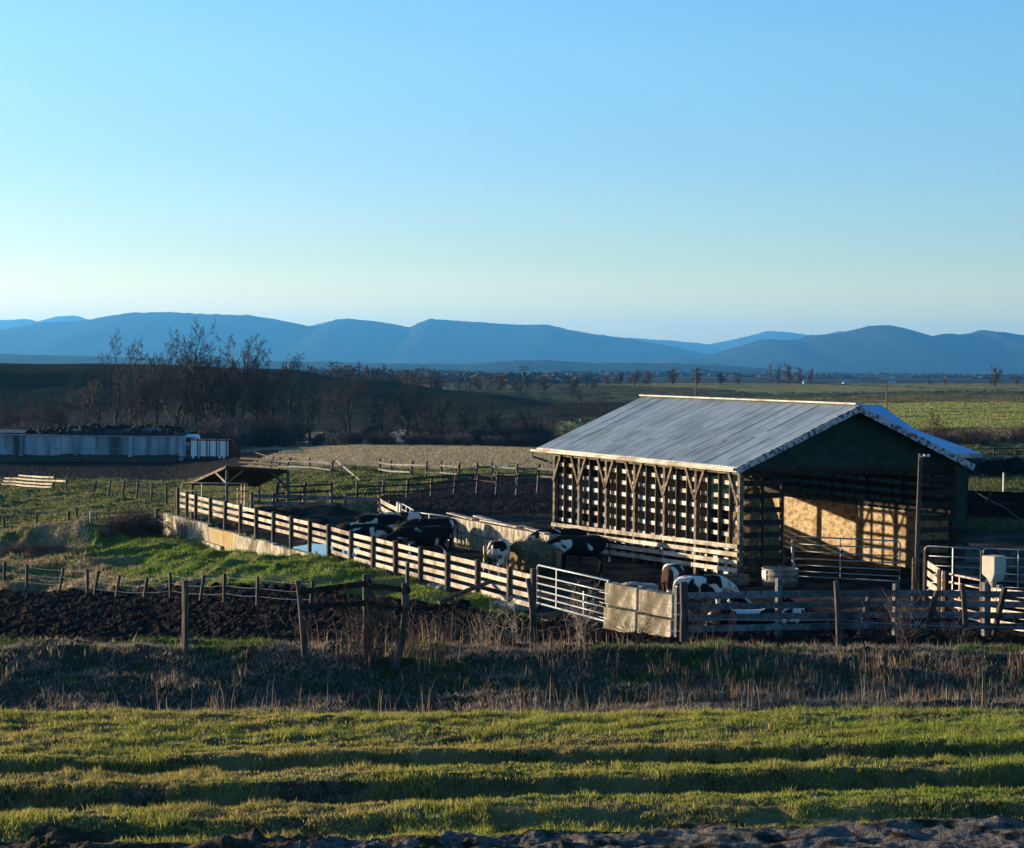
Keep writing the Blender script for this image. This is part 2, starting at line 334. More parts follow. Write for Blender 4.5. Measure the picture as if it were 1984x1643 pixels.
# classes: which cover the ground wears
NAMES = ['gravel','verge','ditch','mud','bank','yard','pasture','stubble','hill','farfield','scrubland','valley','rutsoil']
def classes(x, y):
    s, b = SB(x, y); px = 992+FPX*x/np.maximum(y, 10); j = (fbm(x*.6, y*.6, 5)-.5)
    jj = j*(1+y*.02)
    c = np.full(x.shape, 6)
    c[y < 51.3+j*1.6] = 2
    c[y < 31] = 1
    c[y+j*1.2 < 20.75+.5*ss(px, 900, 2100)] = 0
    c[(c == 0) & (px < 800+j*900)] = 12
    fb = np.interp(px, [-900,0,300,600,900,1050], [96,88,83.5,75.5,69,66])+j*2.2
    nearmud = (y >= 51.3+j*1.6) & ((y < fb) | ((s < -2) & (px > 900)))
    c[nearmud & (c != 5)] = 3
    rest = y >= fb
    bankm = rest & (b < 0) & (y < 112+jj) & ~nearmud
    c[bankm] = 4
    yard = (b >= -.05) & (s > -3+j*2) & (s < 44) & (b < 60) & (y > 60)
    c[yard] = 5
    backmud = (y > 92) & (y+j*14 < 160-ss(px, 1000, 700)*35) & (s >= 41) & (px > 720+j*160) & (px < 1300)
    c[backmud] = 3
    c[(y > 135+j*8) & (px > 1380)] = 6
    c[(y > 192+jj*2) & (px > 400+jj*4) & (px < 1500)] = 7
    c[(y > 150+jj) & (y < 192+jj) & (px > 1800)] = 7
    c[(y > np.interp(px, [0, 370, 480, 560], [229, 204, 216, 262])+j*5) & (y <= 262) & (px < 560)] = 3  # dark soil painted here stands in for shade before the silo wall
    c[(y > 288)] = 8
    c[(y > 298) & (y < 350+jj*3) & (px > 470) & (px < 830)] = 7
    hs0 = np.interp(px, [820, 900, 1000, 1300, 1420], [288, 318, 345, 425, 640])+jj*3
    c[(y > 300) & (px > 820) & (y < hs0)] = 9
    c[(y > 262) & (y <= 300) & (px > 1300)] = 10
    c[(y > 470+jj*3) & (px > 950)] = 10
    c[y > np.interp(px, [1080, 1200, 1500], [990, 860, 640])+jj*4] = 9
    c[(y > 560+jj) & (px <= 1050)] = 10
    c[(y > 1000)] = 11
    wv = .18*(fbm(x*.12, 0*x, 3)-.5)+x*.012
    rt = (np.abs(y-25.45-wv) < .30) | (np.abs(y-23.25-wv*1.3) < .40)
    c[(c == 1) & (y < 24.9) & (fbm(x*.5, y*1.6, 209) > .70)] = 12
    c[(c == 1) & rt & (fbm(x*1.3, y*2.5, 207) > .52)] = 12
    return c
def rut(y, c, w, d):
    t = (y-c)/w; return -d*np.exp(-t**4)
def micro(x, y, c):
    n = np.zeros(x.shape)
    near = y < 60
    # tyre ruts in the verge
    wv = .18*(fbm(x*.12, 0*x, 3)-.5)+x*.012
    r = rut(y, 25.45+wv, .36, .31)+rut(y, 26.05+wv, .3, -.05)+rut(y, 23.25+wv*1.3, .45, .34)+rut(y, 24.0+wv*1.3, .3, -.05)+rut(y, 21.3+wv, .4, .12)
    hum = (fbm(x*.7, y*1.2, 9)-.5)*.12+(fbm(x*4, y*5, 19)-.5)*.10
    n = np.where((c <= 1) | (c == 12), r+hum+np.where((c == 0) | ((c == 12) & (y < 21.6)), (fbm(x*2.2, y*3, 29, 5, .6)-.5)*(.34-.28*ss(x/np.maximum(y,1), -.02, .1)), 0), n)
    n = np.where(c == 2, (fbm(x*.8, y*.9, 31)-.5)*.45+(fbm(x*4, y*4, 33, 3)-.5)*.14, n)
    cl = fbm(x*2.0, y*2.0, 41, 4, .6); n = np.where(c == 3, (cl-.5)*.42+np.abs(fbm(x*4.2, y*4.2, 43, 3)-.5)*.35, n)
    rid = 1-np.abs(2*fbm(x*.33+y*.1, y*.33-x*.1, 51, 3)-1)
    n = np.where(c == 4, (rid-.75)*1.1+(fbm(x*2.2, y*2.2, 53, 3)-.5)*.22, n)
    n = np.where(c == 5, (fbm(x*1.7, y*1.7, 61, 4)-.5)*.12, n)
    n = np.where(c == 6, (fbm(x*.45, y*1.3, 71, 4)-.5)*.62*(1+ss(y, 90, 200)*.6), n)
    n = np.where(c == 7, (fbm(x*.8, y*1.2, 81, 4)-.5)*.3, n)
    n = np.where(c == 8, (fbm(x*.05, y*.08, 91)-.5)*1.2, n)
    n = np.where(c == 9, (fbm(x*.15, y*.25, 95)-.5)*.8, n)
    n = np.where(c == 10, (fbm(x*.12, y*.2, 97)-.5)*1.4, n)
    n = np.where(c == 11, (fbm(x*.01, y*.012, 99, 5)-.5)*6*ss(y, 1000, 2200), n)
    n = np.where((y > 45) & (y < 60) & (c == 3), n*.7, n); n = np.where((y > 90) & (c == 3), n*.4, n)
    return n
def HZ(x, y):
    x = np.atleast_1d(np.asarray(x, float)).ravel(); y = np.atleast_1d(np.asarray(y, float)).ravel()
    return Hs(x, y)+micro(x, y, classes(x, y))
def gz(x, y): return float(HZ([x], [y])[0])
def gs(x, y): return float(Hs([x], [y])[0])
_ts = np.concatenate([np.arange(18, 130, .1), np.arange(130, 700, .5), np.arange(700, 3000, 4)])
def G(px, py, dz=0):
    """the point of the ground that the photograph shows at this pixel"""
    r = ray(px, py); yy = _ts; x = r.x/r.y*yy; z = CAMZ+r.z/r.y*yy
    hit = np.nonzero(z < Hs(x, yy)+dz)[0]; k = hit[0] if len(hit) else len(yy)-1
    return Vector((x[k], yy[k], gs(x[k], yy[k])))
def SBP(s, b, z=0): return Vector((F0[0]+U2[0]*s+V2[0]*b, F0[1]+U2[1]*s+V2[1]*b, z))

def build_ground():
    ys = [-60, -20, 0, 8, 13, 16, 18]
    def run(a, b, s0, s1):
        y = a
        while y < b: y += s0+(s1-s0)*(y-a)/(b-a); ys.append(y)
    run(18, 31.5, .055, .055); run(31.5, 46, .3, .2); run(46, 100, .11, .2); run(100, 300, .25, 1.2); run(300, 1000, 1.8, 6); run(1000, 6000, 12, 60); run(6000, 13500, 150, 900)
    ys = np.array(ys)
    core = np.linspace(-260, 2250, 1250)
    pxs = np.concatenate([np.linspace(-9000, -1400, 16), np.linspace(-1200, -280, 40), core, np.linspace(2270, 3200, 40), np.linspace(3400, 11000, 16)])
    tt = (pxs-992)/FPX
    Yg, Tg = np.meshgrid(ys, tt, indexing='ij'); Xg = Tg*np.maximum(Yg, 0)+Tg*22*(1-ss(Yg, 0, 40))
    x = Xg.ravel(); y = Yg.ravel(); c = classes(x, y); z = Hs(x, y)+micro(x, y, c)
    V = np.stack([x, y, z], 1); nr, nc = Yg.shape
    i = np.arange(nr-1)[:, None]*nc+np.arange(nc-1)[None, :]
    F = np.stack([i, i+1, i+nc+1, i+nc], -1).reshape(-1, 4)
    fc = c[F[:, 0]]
    gn = ['gravel_track','grass_verge','ditch','ploughed_field_and_shade_strip','grassy_bank','farmyard','pasture','stubble_field','hillside','far_fields','rough_ground','valley','wheel_ruts']
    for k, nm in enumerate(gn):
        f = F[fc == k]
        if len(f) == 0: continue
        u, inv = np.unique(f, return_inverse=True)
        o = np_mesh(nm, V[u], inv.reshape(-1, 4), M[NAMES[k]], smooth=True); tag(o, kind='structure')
build_ground()
# ------------------------------------------------------------------ mountains
def mountain(name, Y, line, base, depth, seed, ext=9000):
    lx = [p[0] for p in line]; ly = [p[1] for p in line]
    pxs = np.linspace(lx[0], lx[-1], 900); crest = np.interp(pxs, lx, ly)
    crest = crest-(fbm(pxs*.008, pxs*0, seed, 2)-.5)*2.0; fine = ((fbm(pxs*.06, pxs*0, seed, 4)-.5)*2.6+(vn(pxs*.9, pxs*0, seed+3)-.5)*1.6)*Y/FPX
    X = (pxs-992)*Y/FPX; hz = 700+(pxs-992)*.0087; Z = CAMZ+(hz-crest)*Y/FPX
    rows = np.linspace(-1, 1, 34); V = []
    for r in rows:
        f = 1-abs(r); f = f*f*(3-2*f)*.55+f*.45
        nz = (1-np.abs(2*fbm(X*.0012, np.full_like(X, r*depth*.0012), seed+9, 4)-1)-.5)*.10*(1-abs(2*f-1))+0
        V.append(np.stack([X, np.full_like(X, Y+r*depth), base+(Z-base)*np.clip(f+nz*.5*(1-f), 0, 1)+(fbm(X*.003, np.full_like(X, r*depth*.0016), seed+5, 4)-.5)*46*f*(1-f)*2.2+fine*f**8], 1))
    V = np.concatenate(V); nc = len(pxs); nr = len(rows)
    i = np.arange(nr-1)[:, None]*nc+np.arange(nc-1)[None, :]
    F = np.stack([i, i+1, i+nc+1, i+nc], -1).reshape(-1, 4)
    o = np_mesh(name, V, F, M['mountain'], smooth=True); tag(o, kind='structure')
mountain('mountains', 14500, [(-900,640),(-300,668),(0,643),(40,633),(90,625),(150,622),(185,617),(225,609),(265,604),(345,604),(400,608),(480,610),(540,620),(600,632),(622,631),(650,619),(672,616),(740,623),(796,633),(812,624),(832,617),(880,621),(930,624),(1000,628),(1060,628),(1110,640),(1150,646),(1210,655),(1300,671),(1380,689),(1450,702),(1600,716)], -40, 3200, 11)
mountain('mountains', 21500, [(-900,610),(-200,630),(0,620),(50,617),(75,623),(90,619),(112,613),(145,611),(180,621),(230,640),(420,655),(560,642),(600,631),(640,622),(690,640),(900,660),(1150,660),(1200,653),(1256,656),(1310,660),(1372,666),(1430,654),(1490,639),(1520,642),(1560,648),(1600,646),(1625,640),(1660,645),(1760,660),(1984,670),(2900,660)], -40, 3600, 23)
mountain('mountains', 11800, [(1180,712),(1260,700),(1300,690),(1350,692),(1380,687),(1440,668),(1475,657),(1540,658),(1565,650),(1620,645),(1655,638),(1680,631),(1720,629),(1760,639),(1802,651),(1830,646),(1865,648),(1900,640),(1950,645),(1984,650),(2100,636),(2400,650),(2900,640)], -30, 2400, 37)
mountain('foothills', 6800, [(-900,690),(-300,685),(0,686),(120,689),(300,694),(560,700),(700,703),(900,706),(980,700),(1060,697),(1150,702),(1300,703),(1400,708),(1500,716),(1700,738),(2100,745),(2900,740)], -25, 900, 51)
# ------------------------------------------------------------------ barn frame
B0 = Vector((8.35, 77.9, 0))
def B(s, b, z): return Vector((B0.x+U2[0]*s+V2[0]*b, B0.y+U2[1]*s+V2[1]*b, z))
UV = Vector((U2[0], U2[1], 0)); VV = Vector((V2[0], V2[1], 0)); Z = Vector((0, 0, 1))
LB, WB, EZ, RZ = 16.2, 9.3, 4.2, 6.42
barn = root('barn', B(8, 4.6, 0), 'open-sided slatted cattle barn with pale corrugated metal roof and dark green gable', 'barn')
def pp(name, m, mb, par=None, **k): return mb.build(name, m, par or barn, **k)
EL, RB = -.45, WB/2                      # eave line and ridge line in b
slope = (RZ-EZ)/(RB-EL)
def rz(b): return RZ-abs(b-RB)*slope
S0, S1 = -.55, 17.0
# corrugated roof slopes, two courses each
def roof_slope(name, b0, b1, s0, s1, off, m, pitch=.26, amp=.02):
    n = int((s1-s0)/pitch*6); ss_ = np.linspace(s0, s1, n+1); V = []; F = []
    for k, s in enumerate(ss_):
        w = amp*math.sin(2*math.pi*(s-s0)/pitch)
        for b in (b0, b1):
            q = B(s, b, rz(b)+off+w+.003*math.sin(s*1.7)); V.append(tuple(q-Vector(barn['_abs'])))
        for b in (b0, b1):
            q = B(s, b, rz(b)+off-.02); V.append(tuple(q-Vector(barn['_abs'])))
    for k in range(n):
        i = k*4; F += [(i, i+4, i+5, i+1), (i+2, i+3, i+7, i+6), (i, i+2, i+6, i+4), (i+1, i+5, i+7, i+3)]
    o = np_mesh(name, np.array(V), np.array(F), m, smooth=False, parent=barn); return o
bm_ = EL+(RB-EL)*.44
k = 0; s = S0; rr = random.Random(3)
rl = roof_slope('roof', EL, bm_+.12, S0, S1, .05, M['metalroof']); 
roof_slope('roof', bm_, RB, S0, S1, .0535, M['metalroof'])
roof_slope('roof', 2*RB-EL, RB, S0, S1, .05, M['metalroof'])
# sheet laps and repair patches, small raised metal of their own
lap = MB()
s = S0+.75
while s < S1-.3:
    for (b0, b1, o) in ((EL+.02, bm_, .050), (bm_+.03, RB-.1, .054)):
        ds = rr.uniform(-.1, .1); f0 = rr.uniform(0, .25) if rr.random() < .4 else 0
        ba = b0+(b1-b0)*f0
        lap.beam(B(s+ds, ba, rz(ba)+o+.012), B(s+ds, b1, rz(b1)+o+.012), .028, .016, up=Vector((-V2[0]*slope, -V2[1]*slope, 1)))
    s += rr.uniform(.82, .98)
M['lap'] = mat('lap', (.10,.11,.125), (.15,.165,.18), 4, .6)
pp('lap_strip', M['lap'], lap)
M['roofpatch'] = mat('roofpatch', (.09,.12,.15), (.13,.17,.20), 3, .75, spec=.05)
for (s0, s1, f0, f1) in ((13.6,14.25,.14,.38),(11.3,11.9,.2,.40),(8.9,9.4,.12,.3),(7.3,7.9,.30,.42),(4.3,4.9,.06,.2),(6.6,7.1,.08,.16),(3.5,3.9,.28,.36)):
    q = MB(); ba = EL+(RB-EL)*f0; bb = EL+(RB-EL)*f1
    q.poly_prism([B(s0, ba, rz(ba)+.066), B(s1, ba, rz(ba)+.066), B(s1, bb, rz(bb)+.066), B(s0, bb, rz(bb)+.066)], (0, 0, .008))
    pp('roof_panel', M['roofpatch'], q)
q = MB().beam(B(S0-.03, RB, RZ+.12), B(S1+.03, RB, RZ+.12), .34, .06); pp('ridge_cap', M['whitetrim'], q)
# rake boards, eave fascia, gutter
for (b0, b1) in ((EL-.05, RB), (WB-EL+.05, RB)):
    q = MB().beam(B(S0-.03, b0, rz(b0)-.06), B(S0-.03, b1, rz(b1)-.06), .05, .24); pp('rake_board', M['peeling'], q)
q = MB().beam(B(S0, EL-.03, EZ-.05), B(S1, EL-.03, EZ-.05), .05, .18); pp('fascia', M['whitetrim'], q)
q = MB(); q.beam(B(S0, EL-.12, EZ-.03), B(S1+.4, EL-.12, EZ-.08), .13, .10); pp('gutter', M['whitetrim'], q, bevel=.02)
q = MB().tube([B(S1+.3, EL-.12, EZ-.1), B(S1+.3, EL-.1, EZ-.35), B(S1-.2, -.05, EZ-.55), B(S1-.7, -.12, EZ-.6)], .045); pp('downpipe', M['dark'], q)
# rafters under the roof
q = MB()
for i in range(15):
    s = i*LB/14
    q.beam(B(s, EL, EZ-.07), B(s, RB, RZ-.07), .05, .13); q.beam(B(s, WB-EL, EZ-.07), B(s, RB, RZ-.07), .05, .13)
    if i % 2 == 0: q.beam(B(s, 0, EZ-.05), B(s, WB, EZ-.05), .05, .16)
pp('rafters', M['darkwood'], q)
# gable cladding (front and back)
g = MB()
zb = EZ+.02
for i in range(9):
    z0 = zb+i*.26; z1 = min(z0+.25, RZ-.15)
    if z0 > RZ-.3: break
    ba = RB-(RZ-.12-z0)/slope; bb = RB-(RZ-.12-z1)/slope
    g.poly_prism([B(-.02, max(ba, 0), z0), B(-.02, 2*RB-max(ba, 0), z0), B(-.02, 2*RB-max(bb, 0), z1), B(-.02, max(bb, 0), z1)], UV*.02)
g.poly_prism([B(-.0, 0, EZ-.02), B(-.0, WB, EZ-.02), B(0, RB, RZ-.12)], UV*.03)
pp('gable_cladding', M['greensiding'], g)
g = MB().poly_prism([B(LB+.1, 0, 2.95), B(LB+.1, WB, 2.95), B(LB+.1, WB, EZ), B(LB+.1, RB, RZ-.12), B(LB+.1, 0, EZ)], UV*.04)
pp('gable_cladding', M['greensiding'], g)
# beams at the front
pp('header_beam', M['darkwood'], MB().beam(B(.12, -.05, EZ-.17), B(.12, WB+.05, EZ-.17), .14, .26))
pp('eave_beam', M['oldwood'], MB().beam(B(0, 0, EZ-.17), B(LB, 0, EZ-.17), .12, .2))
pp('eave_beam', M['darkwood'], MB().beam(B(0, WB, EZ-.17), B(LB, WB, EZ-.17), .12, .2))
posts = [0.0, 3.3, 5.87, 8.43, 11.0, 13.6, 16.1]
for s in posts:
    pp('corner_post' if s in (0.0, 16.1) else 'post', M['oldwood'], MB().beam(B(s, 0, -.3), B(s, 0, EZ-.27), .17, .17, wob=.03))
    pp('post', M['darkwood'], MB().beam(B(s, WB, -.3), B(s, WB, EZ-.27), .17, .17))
    for d in (-1, 1):
        if (s == 0 and d < 0) or (s == 16.1 and d > 0): continue
        pp('brace', M['oldwood'], MB().beam(B(s, -.12, EZ-1.35), B(s+d*.78, -.12, EZ-.12), .035, .13))
# studs between the posts, set edge-on, boards nailed to their inner face
for a, b in zip(posts[:-1], posts[1:]):
    for f in ((1/4, 2/4, 3/4) if b-a > 3 else (1/3, 2/3)):
        s = a+(b-a)*f
        pp('stud', M['post'], MB().beam(B(s, .07, -.2), B(s+rr.uniform(-.03, .03), .07, EZ-.27), .05, .15, up=VV))
for i in range(8):
    z = .25+i*.475
    if z > 3.8: break
    for (a, b) in ((0, 3.3), (3.3, 8.43), (8.43, 13.6), (13.6, 16.1)):
        dz = rr.uniform(-.02, .02)
        pp('slat', M['slatwood'], MB().beam(B(a+.02, .17, z+dz), B(b-.02, .17, z+dz+rr.uniform(-.02, .02)), .025, .155))
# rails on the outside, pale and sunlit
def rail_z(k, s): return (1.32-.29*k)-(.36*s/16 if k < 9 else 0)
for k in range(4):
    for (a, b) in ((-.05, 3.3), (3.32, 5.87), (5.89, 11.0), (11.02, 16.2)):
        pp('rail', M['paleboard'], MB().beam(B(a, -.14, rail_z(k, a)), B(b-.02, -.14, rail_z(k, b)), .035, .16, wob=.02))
# lattice beside the front opening
for (b0, b1) in ((.1, 1.75), (WB-1.55, WB-.1)):
    for i in range(8):
        z = .3+i*.475
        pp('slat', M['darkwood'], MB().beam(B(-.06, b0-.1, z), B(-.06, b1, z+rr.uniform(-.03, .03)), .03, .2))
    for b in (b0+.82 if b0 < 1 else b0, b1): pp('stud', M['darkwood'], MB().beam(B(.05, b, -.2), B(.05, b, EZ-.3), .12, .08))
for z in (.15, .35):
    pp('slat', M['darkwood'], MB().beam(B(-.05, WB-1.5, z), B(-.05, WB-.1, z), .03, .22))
# boards added inside the left wall to block sun from the right wall
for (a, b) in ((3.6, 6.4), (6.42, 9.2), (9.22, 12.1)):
    pp('added_sun_blocker', M['blocker_black'], MB().poly_prism([B(a, .62, 0), B(b, .62, 0), B(b, .62, 3.75), B(a, .62, 3.75)], VV*.03))
# right wall: plywood below, slats above
for i in range(7):
    a = .1+i*2.3; b = min(a+2.29, LB)
    pp('plywood_sheet', M['plywood'], MB().poly_prism([B(a, WB-.12, .0), B(b, WB-.12, .0), B(b, WB-.12, 2.24+rr.uniform(-.01, .01)), B(a, WB-.12, 2.24)], VV*.02))
for i in range(5):
    z = 2.45+i*.36
    if z < EZ-.3: pp('slat', M['darkwood'], MB().beam(B(0, WB-.1, z), B(LB, WB-.1, z), .025, .2))
for i in range(18):
    s = .5+i*.9
    if s < LB: pp('stud', M['darkwood'], MB().beam(B(s, WB+.0, -.2), B(s, WB+.0, EZ-.27), .05, .14, up=VV))
# back end: board wall up to 1.6 m, a post in the gap above
for i in range(7):
    z = .12+i*.235
    pp('back_board', M['darkwood'], MB().beam(B(LB+.08, 0, z), B(LB+.08, WB, z), .03, .222))
for b in (0.1, 2.9, 5.75, WB-.1):
    pp('back_post', M['darkwood'], MB().beam(B(LB, b, -.2), B(LB, b, 3.2), .2, .2))
# hay stored inside behind the corner
hp = MB(); rr2 = random.Random(9)
def strands(mb, c, rx, ry, rz_, n, r, L, seed=0):
    q = random.Random(seed)
    for i in range(n):
        th = q.uniform(0, 6.283); f = math.sqrt(q.random()); p = Vector(c)+Vector((math.cos(th)*rx*f, math.sin(th)*ry*f, rz_*(1-f*f)*q.uniform(.8, 1.05)))
        d = Vector((q.uniform(-1, 1), q.uniform(-1, 1), q.uniform(-.5, .6))).normalized()*L*q.uniform(.4, 1)
        mb.beam(p-d/2, p+d/2, r, r*.6)
    return mb
def blob(mb, c, rx, ry, rz_, seed=0, n=20, m=11, amp=.18):
    off = seed*7.3; vs = []; fs = []; c = Vector(c)
    for i in range(m):
        ph = math.pi*i/(m-1)
        for k in range(n):
            th = 2*math.pi*k/n; d = Vector((math.sin(ph)*math.cos(th), math.sin(ph)*math.sin(th), math.cos(ph)))
            r = 1+amp*2*(float(fbm(np.array([d.x*2+off+d.z]), np.array([d.y*2+off-d.z*1.3]), seed)[0])-.5)
            vs.append(c+Vector((d.x*rx, d.y*ry, d.z*rz_))*r)
    for i in range(m-1):
        for k in range(n): fs.append((i*n+k, (i+1)*n+k, (i+1)*n+(k+1) % n, i*n+(k+1) % n))
    return mb.add(vs, fs)
hay = MB(); c = B(1.9, 1.7, .0); blob(hay, c+Z*.5, 1.1, 1.15, 2.9, 5, amp=.08); strands(hay, c+Z*.3, 1.15, 1.2, 3.2, 1300, .03, .5, 4)
o = hay.build('hay_heap', M['hay'], loc=c); tag(o, 'brown heap of old hay just inside the left front corner of the barn', 'hay')

# ------------------------------------------------------------------ rear barn with the blue-looking shaded roof
R1 = P(1706, 784, 110); E1 = P(1903, 878, 103); K1 = P(1775, 833, 107)
rb = root('rear_barn', (E1.x-6, 108, 0), 'green walled shed behind the barn with shaded smooth roof of two pitches', 'shed')
LW = 13
def lv(p, t): return p-VV*t
bR = Vector((R1.x+ -UV.x*-0, R1.y, R1.z))
pts = [R1, K1, E1]
q = MB()
for a, b in zip(pts[:-1], pts[1:]): q.poly_prism([a, b, lv(b, LW), lv(a, LW)], (0, 0, -.07))
R2 = R1+UV*3.5+Z*-1.2; E2 = R1+UV*8+Z*-2.2
for a, b in ((R1, R2), (R2, E2)): q.poly_prism([a, b, lv(b, LW), lv(a, LW)], (0, 0, -.07))
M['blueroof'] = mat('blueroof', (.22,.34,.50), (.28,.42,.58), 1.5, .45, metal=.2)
q.build('roof', M['blueroof'], rb)
q = MB().beam(E1-Z*.12, lv(E1, LW)-Z*.12, .06, .2); q.build('fascia', M['whitetrim'], rb)
wi = .45
e1 = E1+UV*wi-VV*wi; e2 = E2-UV*wi-VV*wi
q = MB(); top = -.1
q.poly_prism([Vector((e1.x, e1.y, -.2)), Vector((e1.x, e1.y, E1.z-.05)), *( [Vector(((K1-VV*wi).x, (K1-VV*wi).y, K1.z-.1)), Vector(((R1-VV*wi).x, (R1-VV*wi).y, R1.z-.1)), Vector(((R2-VV*wi).x, (R2-VV*wi).y, R2.z-.1))]), Vector((e2.x, e2.y, E2.z-.1)), Vector((e2.x, e2.y, -.2))], -VV*.1)
q.build('side_wall', M['greensiding'], rb)
q = MB().poly_prism([Vector((e1.x, e1.y, -.2)), Vector((e1.x, e1.y, E1.z-.1)), Vector((e1.x, e1.y, E1.z-.1))-VV*(LW-1), Vector((e1.x, e1.y, -.2))-VV*(LW-1)], UV*.1)
q.build('front_wall', M['greensiding'], rb)

# ------------------------------------------------------------------ fences
def plank_fence(name, label, bases, heights, boards, bw=.15, side=-1, pm='post', rm='paleboard', pw=.14, group=None, cat='fence', lean=0, bmat=None, skip=(), off=.1, bt=.035, tilt=None, wob=.02):
    t = root(name, bases[0], label, cat, group); rq = random.Random(len(bases)*13+int(bases[0].x*10))
    tops = []
    for i, (p, h) in enumerate(zip(bases, heights)):
        d = (bases[min(i+1, len(bases)-1)]-bases[max(i-1, 0)]).normalized(); nrm = Vector((d.y, -d.x, 0))
        if nrm.y > 0: nrm = -nrm
        ln = Vector((0, 0, 0)) if not tilt else Vector((tilt[i % len(tilt)], 0, 0))
        top = p+Z*h+ln*h+Vector((rq.uniform(-wob, wob), rq.uniform(-wob, wob), 0)); tops.append((p, top, nrm))
        MB().beam(p-Z*.3, top, pw, pw*.95, wob=.06).build('post', M[pm], t)
    for i in range(len(bases)-1):
        for k, z in enumerate(boards):
            if (i, k) in skip: continue
            (p, tp, n), (p2, tp2, n2) = tops[i], tops[i+1]
            a = p+(tp-p)*(z/heights[i])+n*off*side; b = p2+(tp2-p2)*(z/heights[i+1])+n2*off*side
            dj = rq.uniform(-.012, .012)
            MB().beam(a+Z*dj, b-(b-a).normalized()*.01+Z*rq.uniform(-.012, .012), bt, bw, wob=.05).build('board', M[rm], t)
    return t
def sfor(px, b0=0.0):                                  # distance along the yard fence for a photo column
    k = (px-992)/FPX; x0 = F0[0]+V2[0]*b0; y0 = F0[1]+V2[1]*b0
    return (k*y0-x0)/(U2[0]-k*U2[1])
pxA = [1037, 990, 928, 870, 817, 769, 725, 682, 639, 602, 566, 531, 498, 467, 437, 409, 380, 363, 346]
sA = [sfor(p) for p in pxA]
b3 = []; hA = []
basesA = [SBP(s, -.02, max(gs(*SBP(s, -.02).xy), 0) if s < 20 else .05) for s in sA]
skip = set()
for i, s in enumerate(sA[:-1]):
    if sA[i] > 19.5: skip.add((i, 0))
    if i == 0: skip.update()
hA = [1.38+(.12 if i in (0, 18) else 0) for i in range(len(sA))]
plank_fence('plank_fence', 'long pale plank fence with dark posts running along the yard above the grassy bank', basesA, hA, [.30, .60, .90, 1.20], skip=skip, side=-1, pm='post', off=.07, bw=.155)
# concrete wall under its far half
cw = root('retaining_wall', SBP(30, -.15), 'stained low concrete wall under the far half of the long plank fence', 'wall')
edges = [sfor(604, -.3), sfor(566, -.3), sfor(531, -.3), sfor(498, -.3), sfor(465, -.3), sfor(435, -.3), sfor(405, -.3), sfor(378, -.3), sfor(363, -.3), sfor(342, -.3)]
zz = [-.45, -.5, -.58, -.68, -.8, -.9, -1.0, -1.15, -1.25, -1.3]
for i in range(len(edges)-1):
    a, b = edges[i]+.02, edges[i+1]-.02; tp = .09+random.uniform(-.03, .04)+(.06 if i > 5 else 0)
    q = MB().poly_prism([SBP(a, -.32, zz[i]-.5), SBP(b, -.32, zz[i+1]-.5), SBP(b, -.32, tp), SBP(a, -.32, tp)], VV*.26)
    q.build('panel', M['lichen'] if i in (4, 5, 7) else M['concrete'], cw, bevel=.01)
sE = edges[-1]
q = MB().poly_prism([SBP(sE, -.3, -1.6), SBP(sE+2.6, -.3, -1.2), SBP(sE+2.6, -.3, .16), SBP(sE, -.3, .16)], VV*.26); q.build('panel', M['concrete'], cw)
MB().poly_prism([SBP(edges[5], -.48, -1.7), SBP(edges[7]+1, -.48, -1.9), SBP(edges[7]+1, -.48, -.62), SBP(edges[5], -.48, -.62)], VV*.15).build('footing', M['concrete'], cw)

# fence at the back of the yard
yb = [P(487, 990, 108.5), P(530, 990, 108.2), P(588, 990, 107.8), P(642, 990, 107.4), P(668, 990, 107.2), P(735, 990, 106.8)]
yb = [Vector((p.x, p.y, 0.05)) for p in yb]
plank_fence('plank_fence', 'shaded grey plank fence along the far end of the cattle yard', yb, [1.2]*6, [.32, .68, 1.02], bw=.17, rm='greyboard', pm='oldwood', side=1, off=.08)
MB().poly_prism([Vector((yb[0].x-.3, 106.6, -.1)), Vector((yb[-1].x+.4, 105.6, -.1)), Vector((yb[-1].x+.4, 105.6, .28)), Vector((yb[0].x-.3, 106.6, .28))], (0, .25, 0)).build('kerb_wall', M['concrete'], None, loc=(yb[0].x, 106.6, 0))
o = bpy.data.objects['kerb_wall']; tag(o, 'low dark concrete kerb wall below the shaded fence at the yard end', 'wall')
yc = [Vector((yb[-1].x+.1, 106.7, .05)), P(755, 990, 103), P(771, 990, 100.5)]
yc = [Vector((p.x, p.y, 0.05)) for p in yc]
plank_fence('plank_fence', 'short sunlit plank fence section beside the two white posts at the yard end', yc, [1.15, 1.2, 1.25], [.3, .62, .95], bw=.2, side=1, off=.06)
for i, (px, Y, h) in enumerate(((771, 100.2, 1.36), (776, 99.9, 1.30))):
    p = P(px, 1000, Y); o = MB().beam((p.x, p.y, 0), (p.x+.02, p.y, h), .15, .15).build('gate_post', M['whitetrim'], None, loc=(p.x, p.y, 0))
    tag(o, ['taller left one of the two white gate posts at the yard end', 'shorter right one of the two white gate posts at the yard end'][i], 'post', 'white gate posts at the yard end')

